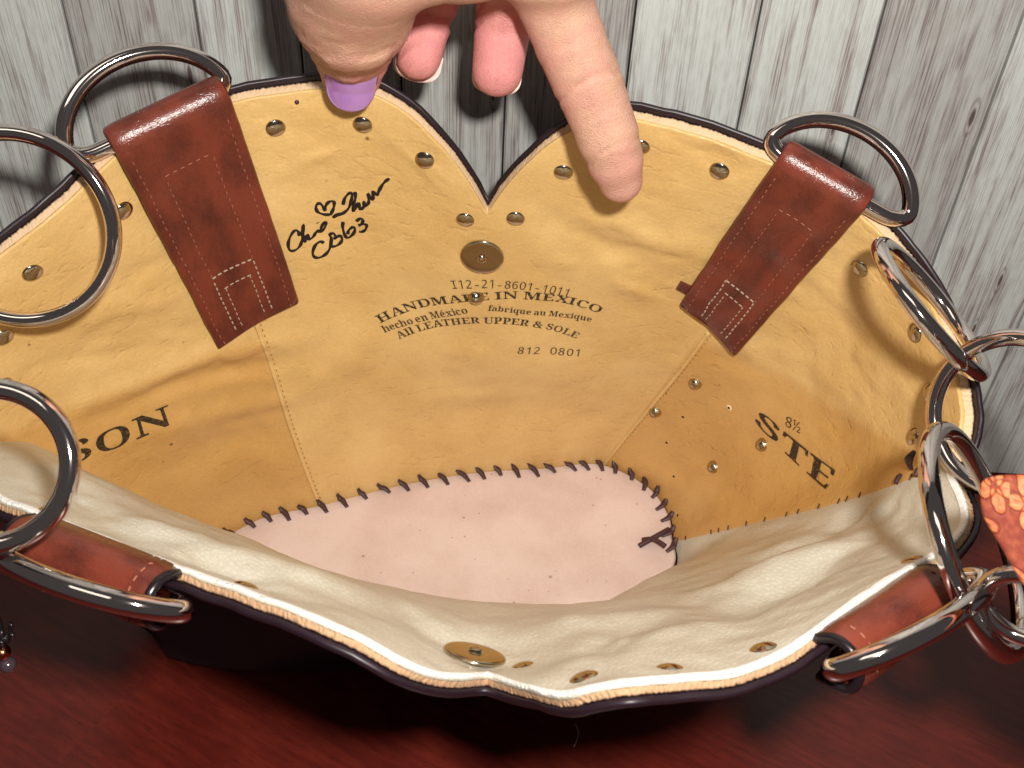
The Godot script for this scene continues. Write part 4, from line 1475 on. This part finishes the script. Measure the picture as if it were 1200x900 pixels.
# ---------------------------------------------------------------- the handle's end and a charm
func handle_and_charm() -> void:
	var w := 512
	var rgb := PackedByteArray()
	rgb.resize(w * w * 3)
	var hm := PackedByteArray()
	hm.resize(w * w)
	var soft := grey(SIMPLEX, 0.02, FBM, 4, w, w, 88)
	var petals := []
	for f in [[Vector2(110, 110), 0.3], [Vector2(290, 90), 1.0], [Vector2(200, 260), 0.6], [Vector2(390, 240), 1.7], [Vector2(80, 400), 2.0], [Vector2(300, 420), 0.1], [Vector2(450, 70), 0.8], [Vector2(450, 420), 1.3]]:
		for k in 5:
			var a: float = f[1] + TAU * k / 5
			petals.append([f[0] + Vector2(cos(a), sin(a)) * 46.0, a])
	for y in w:
		for x in w:
			var h := 0.16 + 0.10 * sin(x * 0.9) * sin(y * 0.9)
			var rim := 0.0
			for p in petals:
				var d: Vector2 = Vector2(x, y) - p[0]
				if absf(d.x) > 60 or absf(d.y) > 60:
					continue
				var u := d.rotated(-p[1])
				var e := sqrt(u.x * u.x / 2600.0 + u.y * u.y / (700.0 + 5.0 * maxf(0.0, u.x + 30.0)))
				if e < 1.0:
					h = maxf(h, 0.50 + 0.40 * sqrt(1.0 - e * e) - 0.28 * exp(-u.y * u.y / 30.0) * float(u.x < 20) - 0.12 * pow(absf(sin(atan2(u.y, u.x + 50.0) * 16.0)), 3.0))
				rim = maxf(rim, exp(-(e - 1.0) * (e - 1.0) * 140.0))
			h -= rim * 0.5
			var i := y * w + x
			var k := clampf(h + (soft[i] - 128) / 500.0, 0.0, 1.0)
			rgb[i * 3] = int(lerpf(112, 216, k))
			rgb[i * 3 + 1] = int(lerpf(34, 132, k))
			rgb[i * 3 + 2] = int(lerpf(14, 78, k))
			hm[i] = int(clampf(h, 0.0, 1.0) * 255.0)
	var m := material(Color.WHITE, 0.62)
	m.albedo_texture = texture(rgb, w, w)
	m.heightmap_enabled = true
	m.heightmap_texture = texture(hm, w, w, Image.FORMAT_L8)
	m.heightmap_scale = 0.04
	var outline := smooth_path(TAG + [TAG[0]], 8)
	var c := Vector3.ZERO
	for p in outline:
		c += p
	c /= outline.size()
	var toward := (-c).normalized()
	var rows := []
	var uvs := []
	for p in outline:
		var row := PackedVector3Array()
		var ur := PackedVector2Array()
		for k in 17:
			var a := PI * k / 16.0          # front centre, round the edge, back centre
			var f := sin(a)
			f = pow(f, 0.30)
			var q := c + (p - c) * f + toward * 0.0024 * signf(cos(a)) * pow(absf(cos(a)), 0.35)
			row.append(q)
			ur.append(Vector2((q.x - c.x) / 0.02 + 0.5, (q.y - c.y) / 0.02 + 0.5))
		rows.append(row)
		uvs.append(ur)
	var s := Shape.new()
	s.sheet(rows, uvs)
	var o := put("handle_end", s.outward().mesh(), m)
	tag(o, "orange tooled leather handle end with carved flowers, hanging beside the rings", "handle")

	var t := thing("bead_charm", "small dark beaded charm hanging at the left below the front strap", "charm", CHARM)
	var bead := SphereMesh.new()
	bead.radius = 0.0019
	bead.height = 0.0036
	bead.radial_segments = 20
	bead.rings = 10
	var glass := material(Color(0.24, 0.19, 0.21), 0.12)
	var copper := material(Color(0.72, 0.42, 0.30), 0.2, 1.0)
	put("bead", bead, copper, t).position = Vector3(0, -0.0025, 0.001)
	put("bead", bead, glass, t).position = Vector3(0.0008, -0.0058, 0.002)
	for k in 7:
		var s2 := Shape.new()
		var a := TAU * k / 7
		tube(s2, smooth_path([Vector3(0, 0, 0), Vector3(cos(a) * 0.0024, 0.001, sin(a) * 0.0024), Vector3(cos(a) * 0.0034, 0.0035 + 0.0006 * (k % 3), sin(a) * 0.0034)], 5), [0.0006], 6)
		put("leaf", s2.outward().mesh(), M.dark_edge, t)
	var cord := Shape.new()
	tube(cord, smooth_path([Vector3(0, -0.001, 0), Vector3(-0.002, 0.010, -0.001), Vector3(-0.006, 0.026, -0.004), Vector3(-0.008, 0.038, -0.008)], 6), [0.0005], 6)
	put("cord", cord.outward().mesh(), M.dark_edge, t)

	var hair := Shape.new()
	tube(hair, smooth_path([FIBRE, FIBRE + Vector3(0.001, 0.0004, 0.003), FIBRE + Vector3(0.0005, 0.0003, 0.006), FIBRE + Vector3(-0.0005, 0.0001, 0.0085)], 8), [0.00009], 5)
	tag(put("fibre", hair.outward().mesh(), M.pale), "thin pale fibre lying on the dark red table in front of the bag", "fibre")


# ---------------------------------------------------------------- the hand: one skin meshed from a field of tapered limbs
const CELL := 0.00085
var field := PackedFloat32Array()
var wander := FastNoiseLite.new()
var fx := 0
var fy := 0
var fz := 0
var f0 := Vector3.ZERO


func smin(a: float, b: float, k: float) -> float:
	var h := maxf(k - absf(a - b), 0.0) / k
	return minf(a, b) - h * h * k * 0.25


func limb(p: Vector3, q: Vector3, ra: float, rb: float, k: float, ridges: Array = []) -> void:
	var m := maxf(ra, rb) + k + 0.004
	var lo := (p.min(q) - Vector3.ONE * m - f0) / CELL
	var hi := (p.max(q) + Vector3.ONE * m - f0) / CELL
	var d := q - p
	var dd := d.length_squared()
	var len := sqrt(dd)
	for z in range(maxi(0, int(lo.z)), mini(fz, int(hi.z) + 1)):
		for y in range(maxi(0, int(lo.y)), mini(fy, int(hi.y) + 1)):
			for x in range(maxi(0, int(lo.x)), mini(fx, int(hi.x) + 1)):
				var w := f0 + Vector3(x, y, z) * CELL
				var t := clampf((w - p).dot(d) / dd, 0.0, 1.0)
				var gap := (w - p - d * t).length() - lerpf(ra, rb, t)
				if gap > k + 0.003:
					continue
				for r in ridges:      # creases across the limb: [place along it, depth, width]
					var u: float = ((t - r[0]) * len + wander.get_noise_3dv(w) * 0.0016) / r[2]
					gap += r[1] * exp(-u * u)
				var i := (z * fy + y) * fx + x
				field[i] = smin(field[i], gap, k)


func sample(i: int) -> float:
	return field[i]


func hand() -> void:
	f0 = Vector3(-0.085, -0.164, -0.310)
	fx = 159
	fy = 240
	fz = 171
	wander.seed = 19
	wander.frequency = 130.0
	field.resize(fx * fy * fz)
	field.fill(0.02)
	var chains := [[HAND_RING_FINGER, 0.0006], [HAND_INDEX_FINGER, 0.0006], [HAND_MIDDLE_FINGER, 0.0006], [HAND_THUMB, 0.001]]
	for c in chains:
		var L: Array = c[0]
		for k in L.size() - 1:
			limb(L[k][0], L[k + 1][0], L[k][1], L[k + 1][1], c[1])
	for c in [HAND_PALM, HAND_PALM2]:
		for k in c.size() - 1:
			limb(c[k][0], c[k + 1][0], c[k][1], c[k + 1][1], 0.008)
	for k in 3:
		limb(HAND_PALM[k][0], HAND_PALM2[k][0], HAND_PALM[k][1], HAND_PALM2[k][1], 0.008)
	var wrist := Vector3(-0.006, 0.028, -0.236)
	limb(HAND_PALM2[0][0], wrist, 0.017, 0.021, 0.012)
	limb(HAND_PALM2[2][0], wrist, 0.016, 0.021, 0.012)
	limb(wrist, Vector3(0.0, 0.06, -0.235), 0.021, 0.024, 0.012)
	# join the fingers to the palm
	limb(HAND_INDEX_FINGER[3][0], HAND_PALM[0][0], 0.009, 0.012, 0.006)
	limb(HAND_MIDDLE_FINGER[2][0], HAND_PALM[1][0], 0.009, 0.012, 0.006)
	limb(HAND_RING_FINGER[7][0], HAND_PALM[2][0], 0.011, 0.012, 0.006)
	limb(HAND_THUMB[5][0], HAND_PALM[0][0], 0.0155, 0.015, 0.006)
	var s := Shape.new()
	var mottle := FastNoiseLite.new()
	mottle.seed = 77
	mottle.frequency = 95.0
	mottle.fractal_octaves = 3
	var at_cell := {}
	var corner := [0, 1, fx, fx + 1, fx * fy, fx * fy + 1, fx * fy + fx, fx * fy + fx + 1]
	var red := PackedVector3Array([HAND_INDEX_FINGER[0][0], HAND_MIDDLE_FINGER[0][0]])
	var tip: Vector3 = HAND_RING_FINGER[0][0]
	for z in fz - 1:
		for y in fy - 1:
			for x in fx - 1:
				var i := (z * fy + y) * fx + x
				var c0 := field[i]
				if absf(c0) > CELL * 2.0:
					continue
				var below := 0
				for k in 8:
					if field[i + corner[k]] < 0.0:
						below += 1
				if below == 0 or below == 8:
					continue
				var sum := Vector3.ZERO
				var n := 0
				for e in [[0, 1], [2, 3], [4, 5], [6, 7], [0, 2], [1, 3], [4, 6], [5, 7], [0, 4], [1, 5], [2, 6], [3, 7]]:
					var da := field[i + corner[e[0]]]
					var db := field[i + corner[e[1]]]
					if (da < 0.0) != (db < 0.0):
						var t := da / (da - db)
						var va := Vector3(e[0] & 1, (e[0] >> 1) & 1, e[0] >> 2)
						var vb := Vector3(e[1] & 1, (e[1] >> 1) & 1, e[1] >> 2)
						sum += va.lerp(vb, t)
						n += 1
				var p := f0 + (Vector3(x, y, z) + sum / n) * CELL
				at_cell[i] = s.add(p)
				var pink := 0.0
				for k in 2:
					pink = maxf(pink, smoothstep(0.034, 0.010, p.distance_to(red[k])))
				pink = maxf(pink, 0.2 * smoothstep(0.016, 0.006, p.distance_to(tip)))
				var blotch := mottle.get_noise_3dv(p)
				var fine := mottle.get_noise_3dv(p * 4.0)
				var c := Color(0.60, 0.35, 0.245).lerp(Color(0.66, 0.26, 0.25), clampf(pink + blotch * 0.38 + 0.12, 0.0, 1.0))
				s.col.append(c * (1.0 + fine * 0.10))
	for z in range(1, fz - 1):
		for y in range(1, fy - 1):
			for x in range(1, fx - 1):
				var i := (z * fy + y) * fx + x
				var a := field[i]
				if absf(a) > CELL * 2.0:
					continue
				for axis in 3:
					var st: int = [1, fx, fx * fy][axis]
					var b := field[i + st]
					if (a < 0.0) == (b < 0.0):
						continue
					var u: int = [fx, fx * fy, 1][axis]
					var w: int = [fx * fy, 1, fx][axis]
					var q := [i, i - u, i - u - w, i - w]
					if not (at_cell.has(q[0]) and at_cell.has(q[1]) and at_cell.has(q[2]) and at_cell.has(q[3])):
						continue
					if a < 0.0:
						s.quad(at_cell[q[0]], at_cell[q[3]], at_cell[q[2]], at_cell[q[1]])
					else:
						s.quad(at_cell[q[0]], at_cell[q[1]], at_cell[q[2]], at_cell[q[3]])
	s.outward()
	# settle the skin a little
	for turn in 2:
		var sums := PackedVector3Array()
		var cnt := PackedInt32Array()
		sums.resize(s.v.size())
		cnt.resize(s.v.size())
		for k in range(0, s.idx.size(), 3):
			for e in 3:
				var a := s.idx[k + e]
				var b := s.idx[k + (e + 1) % 3]
				sums[a] += s.v[b]
				cnt[a] += 1
		for k in s.v.size():
			if cnt[k]:
				s.v[k] = s.v[k].lerp(sums[k] / cnt[k], 0.4)
	# skin folds: grooves across the thumb's knuckle and the finger joints
	var nn := PackedVector3Array()
	nn.resize(s.v.size())
	for k in range(0, s.idx.size(), 3):
		var a := s.v[s.idx[k]]
		var f := (s.v[s.idx[k + 2]] - a).cross(s.v[s.idx[k + 1]] - a)
		for e in 3:
			nn[s.idx[k + e]] += f
	for k in s.v.size():
		var p := s.v[k]
		var n := nn[k].normalized()
		var deep := 0.0
		var tint := 0.0
		for cr in CREASES:
			var d: Vector3 = p - cr[0]
			var along: float = d.dot(cr[1])
			var off: Vector3 = d - cr[1] * along
			var far := off.length()
			if absf(along) > 0.009 or far > 0.028:
				continue
			var u: float = (along - cr[4] * off.x * off.x + wander.get_noise_3dv(p * 0.8) * 0.0016) / cr[3]
			var g := exp(-u * u) * smoothstep(0.026, 0.012, far) * (0.6 + 0.8 * absf(wander.get_noise_3dv(p * 0.5 + cr[0] * 40.0)) * 1.4)
			deep += cr[2] * g
			deep -= cr[2] * 0.18 * exp(-(u - 2.2) * (u - 2.2) * 0.8)
			tint += g * cr[2] / 0.0009
		s.v[k] = p - n * minf(deep, 0.0014)
		s.col[k] = s.col[k].lerp(Color(0.48, 0.22, 0.15), clampf(tint * 0.30, 0.0, 0.45))
	var skin := material(Color.WHITE, 0.56, 0.0, 0.4)
	skin.vertex_color_use_as_albedo = true
	skin.subsurf_scatter_enabled = true
	skin.subsurf_scatter_strength = 0.12
	var ridge := grey(SIMPLEX, 0.05, RIDGED, 3, 512, 512, 61, true, 12.0)
	skin.heightmap_enabled = true
	skin.heightmap_texture = texture(ridge, 512, 512, Image.FORMAT_L8)
	skin.heightmap_scale = -0.034
	skin.uv1_triplanar = true
	skin.uv1_scale = Vector3(48, 48, 48)
	var h := thing("hand", "hand with purple thumbnail pinching and holding open the bag's scalloped rim", "hand")
	put("skin", s.mesh(), skin, h)
	# nails
	nail("thumb_nail", h, HAND_THUMB[0][0], HAND_THUMB[1][0], 0.0088, Vector3.ZERO, 0.0148, 0.0074, 44.0, material(Color(0.72, 0.53, 0.81), 0.08), 0.16)
	var pale := material(Color(0.93, 0.82, 0.78), 0.3)
	nail("nail", h, HAND_INDEX_FINGER[0][0], HAND_INDEX_FINGER[1][0], 0.0071, HAND_INDEX_FINGER[0][0], 0.0088, 0.0030, 60.0, pale)
	nail("nail", h, HAND_MIDDLE_FINGER[0][0], HAND_MIDDLE_FINGER[1][0], 0.0073, HAND_MIDDLE_FINGER[0][0], 0.0092, 0.0030, 60.0, pale)


func nail(called: String, h: Node3D, tip: Vector3, joint: Vector3, r: float, face: Vector3, length: float, back: float, spread: float, mat: Material, taper := 0.0) -> void:
	var a := (tip - joint).normalized()
	var f := face if face != Vector3.ZERO else -tip
	var n := (f - a * f.dot(a)).normalized()
	var side := a.cross(n)
	var rows := []
	for thick in [1.0, 0.0]:
		pass
	var s := Shape.new()
	for layer in 2:
		var grid := []
		for i in 21:
			var v := i / 20.0
			var k := 1.0
			if v > 0.5:
				k = sqrt(maxf(0.0, 1.0 - pow((v - 0.5) / 0.505, 2.2)))
			var row := PackedVector3Array()
			for j in 17:
				var u := (j / 8.0 - 1.0) * k
				var ang := deg_to_rad(spread) * u
				var lift := 0.0006 - 0.0007 * layer
				var curve := 0.0012 * (u * u) * (1.0 if v < 0.3 else 0.0) * (0.3 - v) / 0.3
				var s_back := -back + v * length + curve
				var swell := maxf(0.0, -s_back) * taper
				row.append(tip + a * s_back + (n * cos(ang) + side * sin(ang)) * (r + swell + lift) - n * (0.0012 * v * v))
			grid.append(row)
		s.sheet(grid, [])
	# join the two sheets along the rim
	var m := 17
	var off := 21 * 17
	for i in 20:
		s.quad(i * m, (i + 1) * m, off + (i + 1) * m, off + i * m)
		s.quad(i * m + 16, (i + 1) * m + 16, off + (i + 1) * m + 16, off + i * m + 16)
	for j in 16:
		s.quad(j, j + 1, off + j + 1, off + j)
		s.quad(20 * m + j, 20 * m + j + 1, off + 20 * m + j + 1, off + 20 * m + j)
	s.towards(tip + n * 0.3)
	put(called, s.mesh(), mat, h)
